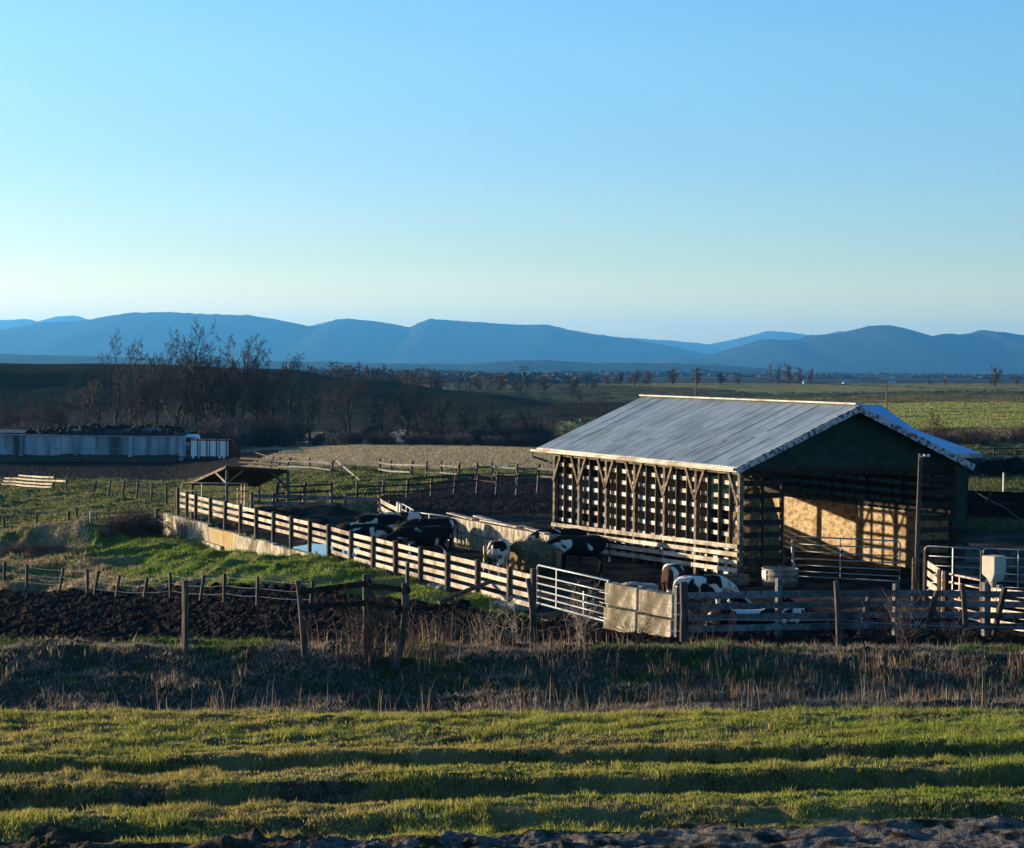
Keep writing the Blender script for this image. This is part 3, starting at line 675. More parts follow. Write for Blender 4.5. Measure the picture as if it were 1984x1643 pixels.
def tube_gate(name, label, a, b, h, n, z0=.15, m='galv', r=.024, stiles=(.5,), cat='gate', group=None, slats=None):
    """n bars between a and b, round end frames"""
    t = root(name, a, label, cat, group); a = Vector(a); b = Vector(b); d = b-a
    MB().tube([a+Z*z0, a+Z*(z0+h-.08), a+d.normalized()*.08+Z*(z0+h), b-d.normalized()*.08+Z*(z0+h), b+Z*(z0+h-.08), b+Z*z0, a+Z*z0], r*1.15, 8).build('frame', M[m], t, smooth=True)
    zs = slats or [h*(i/(n))**1.15 for i in range(1, n)]
    for z in zs: MB().tube([a+Z*(z0+z), b+Z*(z0+z)], r, 6).build('bar', M[m], t, smooth=True)
    for f in stiles:
        top = h if f != 'half' else h*.6; f = .66 if f == 'half' else f
        MB().beam(a+d*f+Z*z0, a+d*f+Z*(z0+top), .05, .02).build('stile', M[m], t)
    return t
a = P(779, 1000, 99.6); b = P(802, 1000, 95.5); c = P(872, 1003, 93.2)
for p in (a, b, c): p.z = 0.02
tube_gate('tube_gate', 'narrow slanting galvanised gate panel next to the white gate posts', a, b, 1.15, 5, stiles=(.35, .7))
g2 = tube_gate('tube_gate', 'galvanised gate with pink and blue tags at the far end of the block wall', b+Vector((.06, 0, 0)), c, 1.05, 3, stiles=(.4,))
M['pink'] = mat('pink', (.7,.05,.35)); M['bluetag'] = mat('bluetag', (.12,.1,.7))
tp = b+(c-b)*.4
MB().lathe(tp+Vector((0, -.05, .86)), [(0, -.07), (.07, 0), (.07, .05), (0, .11)], 8).build('pink_tag', M['pink'], g2)
MB().lathe(tp+Vector((0, -.05, .5)), [(0, -.07), (.06, 0), (.06, .05), (0, .1)], 8).build('blue_tag', M['bluetag'], g2)

# block wall between the yard gate and the barn
def cblock(p, L, d, wd, h, label, group, m='concrete', name='concrete_block'):
    p = Vector(p); n = Vector((d.y, -d.x, 0)); q = MB()
    j = lambda: random.uniform(-.012, .012)
    q.poly_prism([p+n*wd/2+Z*j(), p+d*L+n*wd/2+Z*j(), p+d*L+n*wd/2+Z*(h+j()), p+n*wd/2+Z*(h+j())], -n*wd)
    o = q.build(name, M[m], None, bevel=.03, loc=p); tag(o, label, 'concrete block', group); return o
ordn = ['first', 'second', 'third', 'fourth', 'fifth', 'sixth', 'seventh']
w0 = Vector((1.85, 83.2, 0)); wl = 1.72
for i in range(6):
    p = w0+UV*(i*wl)
    cblock(p, wl-.05, UV, .6, .595, f'lower row concrete block of the yard side wall, {ordn[i]} counted from the barn end', 'blocks of the wall beside the barn', 'concrete' if i % 2 else 'lichen')
    cblock(p+UV*.25+Z*.63, wl-.03, UV, .6, .6, f'upper row concrete block of the yard side wall, {ordn[i]} counted from the barn end', 'blocks of the wall beside the barn')
for i, (s, dz, ang) in enumerate(((.6, 0, .05), (3.4, .05, -.12), (5.4, .08, .06), (8.0, .03, .0))):
    p = w0+UV*s+Z*(1.27+dz); L = 3.4
    o = MB().beam(p-VV*.2, p+UV*L+VV*ang*3+Z*.04, .28, .045).build('loose_plank', M['paleboard'], None, loc=p)
    tag(o, ['weathered plank lying on the block wall nearest the barn', 'pale plank lying askew on the block wall second from the barn', 'pale plank lying on the middle of the block wall', 'plank lying on the far end of the block wall'][i], 'plank', 'planks lying on the block wall')

# foreground gate and the block pier it closes against
ga = P(1041, 1168, 67.0); gb = P(1181, 1206, 60.6)
tube_gate('tube_gate', 'large galvanised farm gate in the sun between the plank fence and the concrete blocks', ga, gb, 1.19, 6, z0=0, r=.026, stiles=(.28, 'half', .97), slats=[.2, .4, .62, .86])
pr0 = Vector((2.78, 60.4, 0)); gd = Vector((.5, -.866, 0))
zb0 = .48
for r_ in range(2):
    for c_ in range(2):
        p = pr0+gd*(c_*1.70); p.z = zb0+r_*.675-(.03*c_); p += Vector((.03*r_+.02*c_, .04*(r_-c_), 0))
        cblock(p, 1.64, gd, .36, .625, f'{["bottom","top"][r_]} {["left","right"][c_]} one of the four big concrete blocks by the gate', 'four concrete blocks by the gate', 'concrete')
sl_ = MB(); blob(sl_, pr0+gd*1.2+Z*(zb0+1.36), .28, .2, .06, 3, amp=.3); o = sl_.build('stone_slab', M['stone'], None, loc=pr0+gd*1.7+Z*(zb0+1.3)); tag(o, 'grey stone slab lying on top of the concrete blocks by the gate', 'stone')
o = MB().box((-.35, -.3, 0), (.4, .3, .55)).build('feed_tub', M['stone'], bevel=.05); o.scale = (.7, .7, .7); o.location = P(1252, 1140, 61.5); o.location.z = 1.25
o.rotation_euler = (.05, .06, .3); tag(o, 'bluish grey tub showing just above the concrete blocks by the gate', 'tub')
rr3 = random.Random(5)
for i, (px, py, sz) in enumerate(((950, 1172, .28), (968, 1178, .35), (990, 1180, .42), (1010, 1182, .5), (1028, 1175, .34), (1000, 1168, .3), (838, 1138, .22), (858, 1142, .25))):
    p = G(px, py); q = MB(); blob(q, p+Z*sz*.25, sz, sz*.6, sz*.42, i+2, n=9, m=7, amp=.35)
    o = q.build('rock', M['stone'], None, loc=p); lab = ['smallish rock at the left end of the rubble below the plank fence', 'rock second from left in the rubble below the plank fence', 'broad rock in the middle of the rubble near the gate', 'largest rock of the rubble left of the gate', 'rock nearest the gate hinge post', 'rock behind the largest one in the rubble', 'small reddish rock on the bank under the fence', 'pale rock on the bank beside the small reddish one'][i]
    tag(o, lab, 'rock', 'rocks below the plank fence')

# shaded plank fence in front of the barn
def gp(px, py): return G(px, py)
fr = []
for (px, py) in ((1312, 1241), (1508, 1236), (1734, 1232), (1908, 1234), (2105, 1236), (2300, 1240)): 
    p = G(px, py); fr.append(p)
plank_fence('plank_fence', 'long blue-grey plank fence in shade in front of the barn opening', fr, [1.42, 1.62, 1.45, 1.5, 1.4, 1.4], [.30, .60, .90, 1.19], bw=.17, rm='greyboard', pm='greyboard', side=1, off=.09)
# sunlit stretch running away beside it
def atY(px, Y, z=None):
    p = P(px, 1100, Y); p.z = gs(p.x, p.y) if z is None else z; return p
pl = [atY(1793, 72), atY(1821, 68.5), atY(1832, 67)]
plank_fence('plank_fence', 'short steep sunlit plank fence by the utility pole at the barn corner', pl, [1.75, 1.45, 1.55], [.35, .68, 1.0, 1.32], bw=.2, side=1, off=.05, pm='darkwood')
pl = [atY(1912, 64), atY(1938, 62.5), atY(2010, 58.5), atY(2100, 55)]
plank_fence('plank_fence', 'sunlit plank fence below the white mineral feeder at the right edge', pl, [1.35]*4, [.22, .55, .85, 1.15], bw=.2, side=1, off=.06, pm='greyboard')
tube_gate('tube_gate', 'rusty pink pipe gate beyond the shaded fence at the right', atY(1826, 68), atY(1902, 64.5), 1.25, 5, m='rustpipe', r=.03, stiles=(.45,), slats=[.25, .5, .75, 1.0])
tube_gate('tube_gate', 'dark pipe panel behind the rusty gate, left of the white feeder', atY(1792, 75), atY(1900, 74), 1.5, 5, m='galv', r=.02, stiles=(.5,))
tube_gate('tube_gate', 'dark pipe panel to the right of the white mineral feeder', atY(1905, 76), atY(2040, 75), 1.35, 5, m='galv', r=.02, stiles=(.5,))
tube_gate('tube_gate', 'pipe gate standing ajar in the dark front opening of the barn', B(-.6, 1.85, 0), B(-3.6, 4.5, 0), 1.45, 6, m='galv', r=.026, z0=.25, stiles=(.45,))
# white mineral feeder, its bright side turned to the sun
fd = atY(1924, 63.2); t = root('mineral_feeder', fd, 'white box hopper feeder with rusty funnel on a post by the fence', 'feeder')
z = CAMZ-(1123-708)*63.2/FPX
def turned(mb, a_=-.9):
    R_ = Matrix.Rotation(a_, 3, 'Z'); mb.v = [tuple(R_ @ (Vector(v)-fd)+fd) for v in mb.v]; return mb
turned(MB().poly_prism([fd+Vector((-.23, -.24, z-fd.z+.15)), fd+Vector((.16, -.24, z-fd.z-.08)), fd+Vector((.26, -.24, z-fd.z+.18)), fd+Vector((.26, -.24, z-fd.z+.70)), fd+Vector((-.23, -.24, z-fd.z+.70))], (0, .52, 0))).build('hopper', M['boxwhite'], t, bevel=.03)
MB().lathe(fd+Z*(z-fd.z-.12), [(.05, -.1), (.16, .12), (.2, .28)], 10).build('funnel', M['rustpipe'], t)
MB().beam(fd+Vector((-.12, .1, -.2)), fd+Vector((-.12, .1, z-fd.z+.1)), .1, .1).build('post', M['darkwood'], t)
MB().box(tuple(fd+Vector((-.28, -.3, z-fd.z-.52))), tuple(fd+Vector((.45, .3, z-fd.z-.36)))).build('tray', M['red'], t, bevel=.02)
# front row of round posts with wire
fp = [(357, 1272, 1127, .17, 0), (592, 1280, 1126, .15, -.10), (709, 1275, 1114, .22, .0), (762, 1292, 1130, .17, .13), (1028, 1252, 1120, .16, -.05), (1324, 1250, 1127, .22, -.01), (1626, 1258, 1125, .16, -.06), (1872, 1247, 1131, .15, -.08)]
labs = ['solitary thick square post left of the front rails', 'leaning post holding the left end of the two dark rails', 'stout dark post in the middle of the two dark rails', 'crooked post at the right end of the two dark rails', 'grey round post just left of the large galvanised gate', 'stout brown post right of the concrete blocks', 'tall post leaning left in front of the barn opening', 'sun-edged leaning post in front of the rusty pipe gate']
FP = []
for i, (px, yb_, yt, wd, ln) in enumerate(fp):
    p = G(px, yb_); h = (yb_-yt)*p.y/FPX; n = 5; pts = []; rs = []
    for j in range(n+1):
        f = j/n; bend = math.sin(f*3.1)*(.10 if i in (3, 4) else .025)
        pts.append(p+Vector((ln*h*f+bend, 0, -.25+(h+.25)*f))); rs.append(wd/2*(1.08-.16*f)*random.uniform(.93, 1.07))
    q = MB().tube(pts, rs, 4 if i == 0 else 8); o = q.build('fence_post', M['post'], None, loc=p, bevel=.01); tag(o, labs[i], 'post', 'posts along the front field edge'); FP.append((p, pts[-1], h))
for i in range(3):                                       # two dark rails
    pass
for k, (z0, z1) in enumerate(((.86, .90), (.68, .66))):
    for j, (i0, i1) in enumerate(((1, 2), (2, 3))):
        pa, ta, ha = FP[i0]; pb, tb, hb_ = FP[i1]
        a = pa+(ta-pa)*z0; b = pb+(tb-pb)*(z1+.02*j)
        o = MB().beam(a+Vector((0, -.1, 0)), b+Vector((.15, -.1, 0)), .035, .14).build('rail', M['darkwood'], None, loc=a)
        o.name = 'fence_rail'; tag(o, f'{["upper","lower"][k]} dark rail nailed {["left","right"][j]} of the stout post at the field edge', 'rail', 'dark rails at the field edge')
a = G(850, 1178)+Z*.15; b = G(990, 1160)+Vector((0, -1.2, .95))
o = MB().tube([a, a+(b-a)*.4+Z*.03, b], [.09, .08, .055], 7).build('fallen_pole', M['post'], None, loc=a); tag(o, 'dark pole leaning up against the plank fence left of the gate', 'pole')
for i, (px, py, px2, py2) in enumerate(((1664, 1232, 1686, 1146), (1790, 1234, 1815, 1145), (1922, 1240, 1947, 1138))):
    p = G(px, py); h = (py-py2)*p.y/FPX; o = MB().beam(p-Z*.1, p+Vector(((px2-px)/FPX*p.y, .1, h)), .13, .12, wob=.1).build('leaning_post', M['post'] if i != 2 else M['darkwood'], None, loc=p)
    tag(o, ['thin stake leaning right against the shaded fence, left of the others', 'dark leaning stake against the shaded fence below the sunlit planks', 'thick leaning stake against the fence under the white feeder'][i], 'stake', 'stakes leaning on the shaded fence')
def wires(name, label, pts_list, r=.006, cat='wire', m='wire', group=None):
    q = MB()
    for pts in pts_list:
        out = []
        for a, b in zip(pts[:-1], pts[1:]):
            for j in range(6): f = j/6; out.append(a+(b-a)*f-Z*.035*math.sin(math.pi*f))
        out.append(pts[-1]); q.tube(out, r, 4)
    o = q.build(name, M[m], None, loc=pts_list[0][0]); tag(o, label, cat, group); return o
for k, z in enumerate((.28, .60, .82)):
    wires('fence_wire', f'{["lowest","middle","top"][k]} wire strand strung in front of the concrete blocks', [[FP[4][0]+Z*z*1.3, pr0+Vector((-.3, -.3, zb0+z*1.3)), pr0+gd*3.4+Vector((-.25, -.3, zb0+z*1.3)), FP[5][0]+Z*z*1.4]], r=.003, group='wires in front of the blocks')
wires('fence_wire', 'sagging wire strand along the posts in front of the shaded fence', [[FP[5][0]+Z*.7, FP[6][0]+Z*.75, FP[7][0]+Z*.45, FP[7][0]+Vector((3, 0, .5))]], r=.006)

# wire fence at the far edge of the ploughed field
wp = [(8, 1140, 1088, .02), (52, 1146, 1093, .0), (112, 1150, 1100, .22), (170, 1155, 1102, -.02), (180, 1158, 1106, .2), (222, 1162, 1114, .2), (276, 1164, 1118, .2), (331, 1163, 1109, -.03), (385, 1170, 1115, .18), (434, 1170, 1111, .02), (498, 1176, 1117, .02), (600, 1182, 1126, .1), (789, 1183, 1090, .0)]
WT = []
for i, (px, y0, y1, ln) in enumerate(wp):
    p = G(px, y0); h = (y0-y1)*p.y/FPX; tp = p+Vector((ln*h, 0, h))
    o = MB().beam(p-Z*.3, tp, .10, .10, wob=.1).build('wire_fence_post', M['post'], None, loc=p, ); WT.append((p, tp))
    tag(o, f'thin {"upright" if abs(ln) < .1 else "leaning"} post of the field wire fence, {["leftmost","second from left","third from left","fourth from left","fifth from left","sixth from left","seventh from left","eighth from left","ninth from left","tenth from left","eleventh from left","twelfth from left","tallest, by the plank fence"][i]}', 'post', 'posts of the field wire fence')
ordr = sorted(WT[:12], key=lambda q: q[0].x)
for k, f in enumerate((.35, .62, .9)):
    wires('fence_wire', f'{["lowest","middle","top"][k]} pale strand of the wire fence beyond the ploughed field', [[p+(t_-p)*f for (p, t_) in ordr]], r=.0035, m='wire', group='strands of the field wire fence')
# second wire fence behind the mounds
for i, (px, y0, y1, ln, ww) in enumerate(((11, 1050, 1017, -.1, .13), (22, 1050, 1035, 0, .1), (56, 1048, 1036, 0, .1), (73, 1050, 1014, -.05, .12), (133, 1047, 1010, 0, .13), (156, 1053, 1012, -.18, .13), (190, 1052, 1027, -.1, .08), (304, 1036, 1005, 0, .2))):
    p = G(px, y0); p = P(px, y0, 118); p.z = gs(p.x, p.y)-.1; h = (y0-y1)*118/FPX+.35
    o = MB().beam(p-Z*.2, p+Vector((ln*h, 0, h)), ww, ww, wob=.08).build('pasture_post', M['post'], None, loc=p)
    tag(o, ['post at the left edge behind the grass mounds', 'short stub behind the left mound', 'short stub between the mounds', 'tall post between the two mounds', 'upright post behind the right mound', 'post leaning left beside the wire gate', 'thin stake at the right end of the wire gate', 'thick short post at the left end of the concrete wall'][i], 'post', 'posts behind the grass mounds')
pa = P(8, 1035, 118); pb = P(160, 1035, 118)
for k in range(2):
    a = Vector((pa.x, 118, gs(pa.x, 118)+.35+.3*k)); b = Vector((pb.x, 118, gs(pb.x, 118)+.3+.28*k))
    wires('fence_wire', f'{["lower","upper"][k]} dark cable behind the grass mounds', [[a, (a+b)/2, b]], r=.02, m='dark', group='cables behind the mounds')
a = P(160, 1040, 118); b = P(188, 1030, 118); a.z = gs(a.x, 118); b.z = gs(b.x, 118)+.2
tube_gate('wire_gate', 'sagging pale wire gate beside the leaning post behind the mounds', a, b, .95, 5, r=.014, stiles=(.5,))
a = P(306, 1020, 117.6); b = P(330, 1018, 112); a.z = gs(a.x, 117)+.5; b.z = a.z+.1
for k in range(2):
    o = MB().beam(a+Z*.4*k, b+Z*.4*k, .04, .12).build('short_rail', M['darkwood'], None, loc=a); tag(o, f'{["lower","upper"][k]} dark rail joining the thick short post to the concrete wall', 'rail', 'rails at the wall end')

# broken plank fence in the pasture
bp = [(2, 945), (26, 946), (50, 949), (75, 951), (100, 952), (127, 953)]
bb = []
for (px, py) in bp: bb.append(G(px, py))
plank_fence('broken_fence', 'weathered plank fence leaning right in the left pasture', bb, [1.5]*6, [.35, .62, .92, 1.22], bw=.14, side=1, tilt=[.42, .42, .4, .3, .2, .1], skip={(4, 0), (4, 1), (4, 3), (0, 3)}, rm='paleboard', wob=.05, off=.08)
for i, (px, y0, y1, ln) in enumerate(((179, 957, 933, .3), (208, 960, 930, .2), (236, 963, 931, .15), (264, 966, 932, .1), (293, 972, 935, .03), (322, 975, 938, 0), (341, 993, 960, 0))):
    p = G(px, y0+3); h = (y0+3-y1)*p.y/FPX; o = MB().beam(p-Z*.2, p+Vector((ln*h, 0, h)), .15, .14, wob=.08).build('pasture_post', M['post'], None, loc=p)
    tag(o, 'bare post in the left pasture, '+['leaning most, first right of the broken fence', 'second right of the broken fence', 'third right of the broken fence', 'fourth right of the broken fence', 'fifth right of the broken fence, nearly upright', 'upright, last of the row before the wall', 'right beside the corner of the concrete wall'][i], 'post', 'bare posts in the left pasture')
# rail fences in the middle pasture
mf = [(534, 978, 934), (585, 976, 933), (641, 972, 934), (690, 965, 932), (739, 962, 931), (787, 960, 930), (835, 956, 926), (879, 952, 922), (923, 950, 918), (960, 953, 915), (999, 953, 916), (1040, 950, 917)]
mb_ = [G(px, y0+6) for (px, y0, y1) in mf]
plank_fence('rail_fence', 'old sagging rail fence crossing the middle pasture behind the cattle yard', mb_, [(y0+6-y1)*p.y/FPX for (px, y0, y1), p in zip(mf, mb_)], [.42, .8, 1.15], bw=.09, rm='darkwood', pm='post', pw=.13, side=1, tilt=[.08, .1, .05], skip={(2, 2), (2, 1), (3, 2), (9, 0), (8, 0), (10, 0), (9, 1), (10, 1), (7, 0)}, wob=.06)
tf = [(540, 912), (600, 913), (640, 920), (735, 918), (760, 923), (795, 925), (825, 926), (855, 926), (885, 930), (920, 930), (955, 930), (1000, 933), (1040, 934), (1078, 936)]
tb_ = [G(px, py+2) for (px, py) in tf]
plank_fence('rail_fence', 'grey tumbledown rail fence along the edge of the tan stubble field', tb_, [1.25]*len(tf), [.45, .95], bw=.12, rm='greyboard', pm='post', pw=.14, side=1, skip={(2, 0), (2, 1), (5, 0), (8, 1), (11, 0)}, tilt=[.1, -.05, .12], wob=.08)
for i, (x0, y0, x1, y1) in enumerate(((652, 905, 697, 930), (560, 892, 640, 903), (655, 903, 688, 900), (706, 922, 760, 925), (495, 885, 560, 897))):
    a = G(x0, y0+8); b = G(x1, y1+4); a.z += .9 if i in (0, 1, 4) else .3; b.z += .15 if i != 1 else .5
    o = MB().beam(a, b, .13, .06).build('loose_plank', M['oldwood'] if i != 0 else M['paleboard'], None, loc=a)
    tag(o, ['pale plank slanting down from the tumbledown fence', 'long plank lying over the collapsed fence right of the wagon', 'pale plank on top of the tumbledown fence', 'pale plank lying in front of the tumbledown fence', 'plank on the collapsed fence nearest the wagon'][i], 'plank', 'fallen planks by the stubble field')
cf = [(462, 903), (492, 905), (520, 908), (552, 910)]
plank_fence('rail_fence', 'dark collapsed rail fence between the forage wagon and the shelter roof', [G(a, b) for a, b in cf], [1.1]*4, [.4, .8], bw=.16, rm='darkwood', pm='post', side=1, tilt=[.4, .5], wob=.1)

# utility pole at the barn
up = B(-6.2, 7.0, 0); up = P(1775, 1150, 72.5); up.z = gs(up.x, up.y); h = CAMZ-(879-707)*72.5/FPX-up.z
t = root('utility_pole', up, 'tall thin wooden pole standing in front of the barn gable', 'pole')
MB().tube([up-Z*.3, up+Vector((.03, 0, h*.5)), up+Vector((.08, 0, h))], [.10, .085, .07], 8).build('shaft', M['post'], t)
MB().beam(up+Vector((.05, -.1, h-.1)), up+Vector((.32, -.1, h-.08)), .05, .05).build('bracket', M['galv'], t)
for dx in (.2, .33): MB().lathe(up+Vector((dx, -.12, h-.06)), [(.0, -.05), (.045, -.03), (.045, .03), (0, .05)], 8).build('insulator', M['white'], t)
for i, (px, y1, Y) in enumerate(((1770, 1062, 72),)):
    p = atY(px, Y); hh = (1150-y1)*Y/FPX; o = MB().tube([p-Z*.2, p+Z*hh], [.06, .055], 7).build('gate_pole', M['oldwood'], None, loc=p); tag(o, 'short pale pole standing just left of the tall utility pole', 'pole')
wires('guy_wire', 'black guy wire sloping down right of the barn', [[P(1890, 953, 95), P(1950, 985, 88), P(1984, 1010, 84)]], r=.025, m='dark')
# tank and pipe at the front left corner
tc_ = B(-1.6, .75, 0); tc_.z = gs(tc_.x, tc_.y); t = root('stock_tank', tc_, 'round ribbed metal stock tank at the left front corner of the barn', 'tank')
prf = [(0, .02), (.62, .02), (.64, 0), (.64, .2), (.67, .23), (.64, .26), (.64, .42), (.67, .45), (.64, .48), (.64, .62), (.68, .66), (.62, .66), (.6, .5), (0, .5)]
MB().lathe(tc_, prf, 28).build('tub', M['tank'], t, smooth=True)
MB().beam(tc_+Vector((-.66, -.02, .4)), tc_+Vector((-.55, -.38, .4)), .01, .4).build('patch', M['galv'], t)
pw_ = B(-1.3, 1.5, 0)
o = MB().tube([pw_+Z*.6, pw_+Vector((-.06, 0, 1.25)), pw_+Vector((-.07, 0, 1.5))], .05, 8).build('water_pipe', M['galv'], None, loc=pw_); tag(o, 'pale upright pipe above the round stock tank', 'pipe')
o = MB().beam(B(-.5, .0, .1), B(-.4, -1.6, .1), .5, .55).build('timber_block', M['oldwood'], None, loc=B(-.5, 0, 0), bevel=.03); tag(o, 'tan timber block under the barn rails beside the corner post', 'block')

# shelter behind the yard
A1 = P(437, 988, 113); A1.z = gs(A1.x, A1.y); A2 = P(543, 968, 113.5); A2.z = gs(A2.x, 113.5); A3 = P(375, 968, 118); A3.z = gs(A3.x, 118); A4 = P(482, 962, 122); A4.z = gs(A4.x, 122)
t = root('cattle_shelter', A1, 'small open shelter of rough poles with corrugated roof behind the yard', 'shelter')
zt = lambda px, py, Y: P(px, py, Y)
rp_ = P(438, 903, 112.6); rr_ = P(556, 911, 113); rl_ = P(370, 934, 117.5); re_ = P(500, 938, 121.5)
def corr(a, b, c, d, n=34, amp=.03):
    mb = MB(); vs = []; fs = []
    for k in range(n*2+1):
        f = k/(n*2); w = amp*(1 if k % 2 else -1)
        vs += [a+(b-a)*f+Z*w, d+(c-d)*f+Z*w, a+(b-a)*f+Z*(w-.02), d+(c-d)*f+Z*(w-.02)]
    for k in range(n*2): i = k*4; fs += [(i, i+1, i+5, i+4), (i+2, i+6, i+7, i+3), (i, i+4, i+6, i+2), (i+1, i+3, i+7, i+5)]
    return mb.add(vs, fs)
corr(rp_+Z*.03, rr_+Z*.03, re_+Z*.0, rl_+Z*.0).build('roof', M['darkwood'], t)
MB().beam(rl_-Z*.08, re_-Z*.08, .08, .14).build('rear_beam', M['darkwood'], t)
MB().beam(rp_-Z*.08, rr_-Z*.08, .08, .14).build('front_beam', M['darkwood'], t)
MB().beam(rp_-Z*.05, rl_-Z*.05, .06, .12).build('rafter', M['oldwood'], t); MB().beam(rr_-Z*.05, re_-Z*.05, .06, .12).build('rafter', M['oldwood'], t)
for p, tp in ((A1, rp_), (A2, rr_), (A3, rl_), (A4, re_)):
    MB().tube([Vector((tp.x, p.y, p.z-.3)), Vector((tp.x, p.y, tp.z-.05))], [.1, .08], 7).build('post', M['oldwood'], t)
MB().beam(Vector((rp_.x, A1.y, rp_.z-.95)), rp_+(rl_-rp_)*.28-Z*.1, .06, .1).build('brace', M['paleboard'], t)
MB().beam(Vector((rp_.x, A1.y, rp_.z-.95)), rp_+(rr_-rp_)*.3-Z*.1, .06, .1).build('brace', M['oldwood'], t)
MB().beam(Vector((rr_.x, A2.y, rr_.z-1.0)), rp_+(rr_-rp_)*.72-Z*.1, .08, .12).build('brace', M['post'], t)
pts = [Vector((rl_.x+.1, 118.5, A3.z)), Vector((rl_.x+1.7, 118.5, A3.z))]
plank_fence('plank_fence', 'short pale plank panel inside the pole shelter', pts, [1.5, 1.6], [.4, .75, 1.08, 1.4], bw=.16, side=1, off=.06)
tube_gate('tube_gate', 'rusty dark pipe panel in front of the pole shelter', Vector((P(352, 990, 110).x, 110, 0)), Vector((P(480, 990, 110).x, 110, 0)), 1.45, 4, m='rustpipe', r=.03, stiles=(.3, .9, .95))
tube_gate('tube_gate', 'dark pipe panel at the back of the pole shelter', Vector((P(440, 990, 119).x, 119, -.3)), Vector((P(473, 990, 119).x, 119, -.3)), 1.9, 4, m='rustpipe', r=.03, stiles=(.6,))

# ------------------------------------------------------------------ bunker silo on the left
Yw = 262.0
def wp_(px, py): return P(px, py, Yw)
sw = root('bunker_silo', wp_(150, 893), 'long bluish concrete bunker silo wall with pilasters in shade', 'silo wall')
tops = [(-260, 838), (-120, 841), (42, 843), (150, 845), (254, 846), (352, 846)]
for (x0, y0), (x1, y1) in zip(tops[:-1], tops[1:]):
    a = wp_(x0, y0); b = wp_(x1, y1)
    MB().poly_prism([Vector((a.x, Yw, -5.6)), Vector((b.x, Yw, -5.6)), b, a], (0, .3, 0)).build('wall_panel', M['silowall'], sw)
    MB().beam(a+Vector((0, .1, .03)), b+Vector((0, .1, .03)), .5, .12).build('capping', M['stone'], sw)
for (x0, y0) in tops[1:]:
    a = wp_(x0, y0)
    MB().poly_prism([Vector((a.x-.28, Yw, -5.6)), Vector((a.x+.28, Yw, -5.6)), Vector((a.x+.2, Yw, a.z)), Vector((a.x-.2, Yw, a.z))], (0, -.75, 0)).build('pilaster', M['silowall'], sw)
MB().poly_prism([Vector((wp_(352, 846).x, Yw, -5.6)), Vector((wp_(352, 846).x, Yw, -1.6)), Vector((wp_(352, 846).x-2, Yw+18, -1.6)), Vector((wp_(352, 846).x-2, Yw+18, -5.6))], (.3, 0, 0)).build('end_wall', M['silowall'], sw)
for i in range(len(tops)-1):                              # formwork seams
    (x0, y0), (x1, y1) = tops[i], tops[i+1]; a = wp_(x0, y0); b = wp_(x1, y1)
    MB().beam(a+Vector((0, -.012, -1.55)), b+Vector((0, -.012, -1.55)), .03, .05).build('formwork_seam', M['stone'], sw)
eb = MB(); n_ = 150; xa, xb = wp_(-260, 0).x, wp_(352, 0).x; vs = []; fs = []
for i in range(n_+1):
    x = xa+(xb-xa)*i/n_; h_ = .35+.75*float(fbm(np.array([x*.35]), np.array([3.3]), 77)[0]); g_ = gs(x, Yw-2.6)
    vs += [(x, Yw-.02, -5.4), (x, Yw-.02, g_+.1+h_), (x, Yw-.9, g_+.05+h_*.8), (x, Yw-1.8, g_+h_*.4), (x, Yw-2.8, g_-.2)]
for i in range(n_):
    for k in range(4): a_ = i*5+k; fs.append((a_, a_+1, a_+6, a_+5))
o = eb.add(vs, fs).build('earth_bank', M['ditch'], None, loc=(0, Yw-1, -5)); tag(o, 'rough dark earth bank heaped against the foot of the silo wall', 'earth bank')
# silage clamp under black sheet
hx0, hx1 = wp_(-260, 840).x, wp_(345, 840).x; n = 60; V = []; F = []
for i in range(n+1):
    x = hx0+(hx1-hx0)*i/n; t_ = (x-wp_(45, 0).x)/(hx1-wp_(45, 0).x)
    hgt = (.05+.62*ss(np.array([t_]), 0, .45)[0]*(1-ss(np.array([t_]), .86, 1.02)[0])) if t_ > -.02 else .02
    for k, f in enumerate((0, .25, .5, 1)):
        V.append((x, Yw+.35+f*16, -1.45+hgt*(1.0 if f in (.25, .5) else .12)+.1*math.sin(x*.8+k)*.5-(3.2 if k == 3 and False else 0)))
    V.append((x, Yw+.35, -5)); V.append((x, Yw+16.35, -5))
for i in range(n):
    a = i*6; b = a+6
    for (p, q) in ((0, 1), (1, 2), (2, 3)): F.append((a+p, b+p, b+q, a+q))
    F.append((a+4, b+4, b+0, a+0)); F.append((a+3, b+3, b+5, a+5))
o = np_mesh('silage_clamp', np.array(V), np.array(F), M['plastic_sheet'], smooth=True); tag(o, 'silage heap under black sheeting behind the long silo wall', 'silage heap')
ty = MB()
prof_ = [(.18+.0, -.09), (.30, -.1), (.36, -.06), (.38, 0), (.36, .06), (.30, .1), (.2, .09), (.18, 0), (.18, -.09)]
ty.lathe((0, 0, 0), prof_, 14); tyre0 = ty.build('tyre', M['rubber'], smooth=True)
rq = random.Random(12); first = True; nt = 0
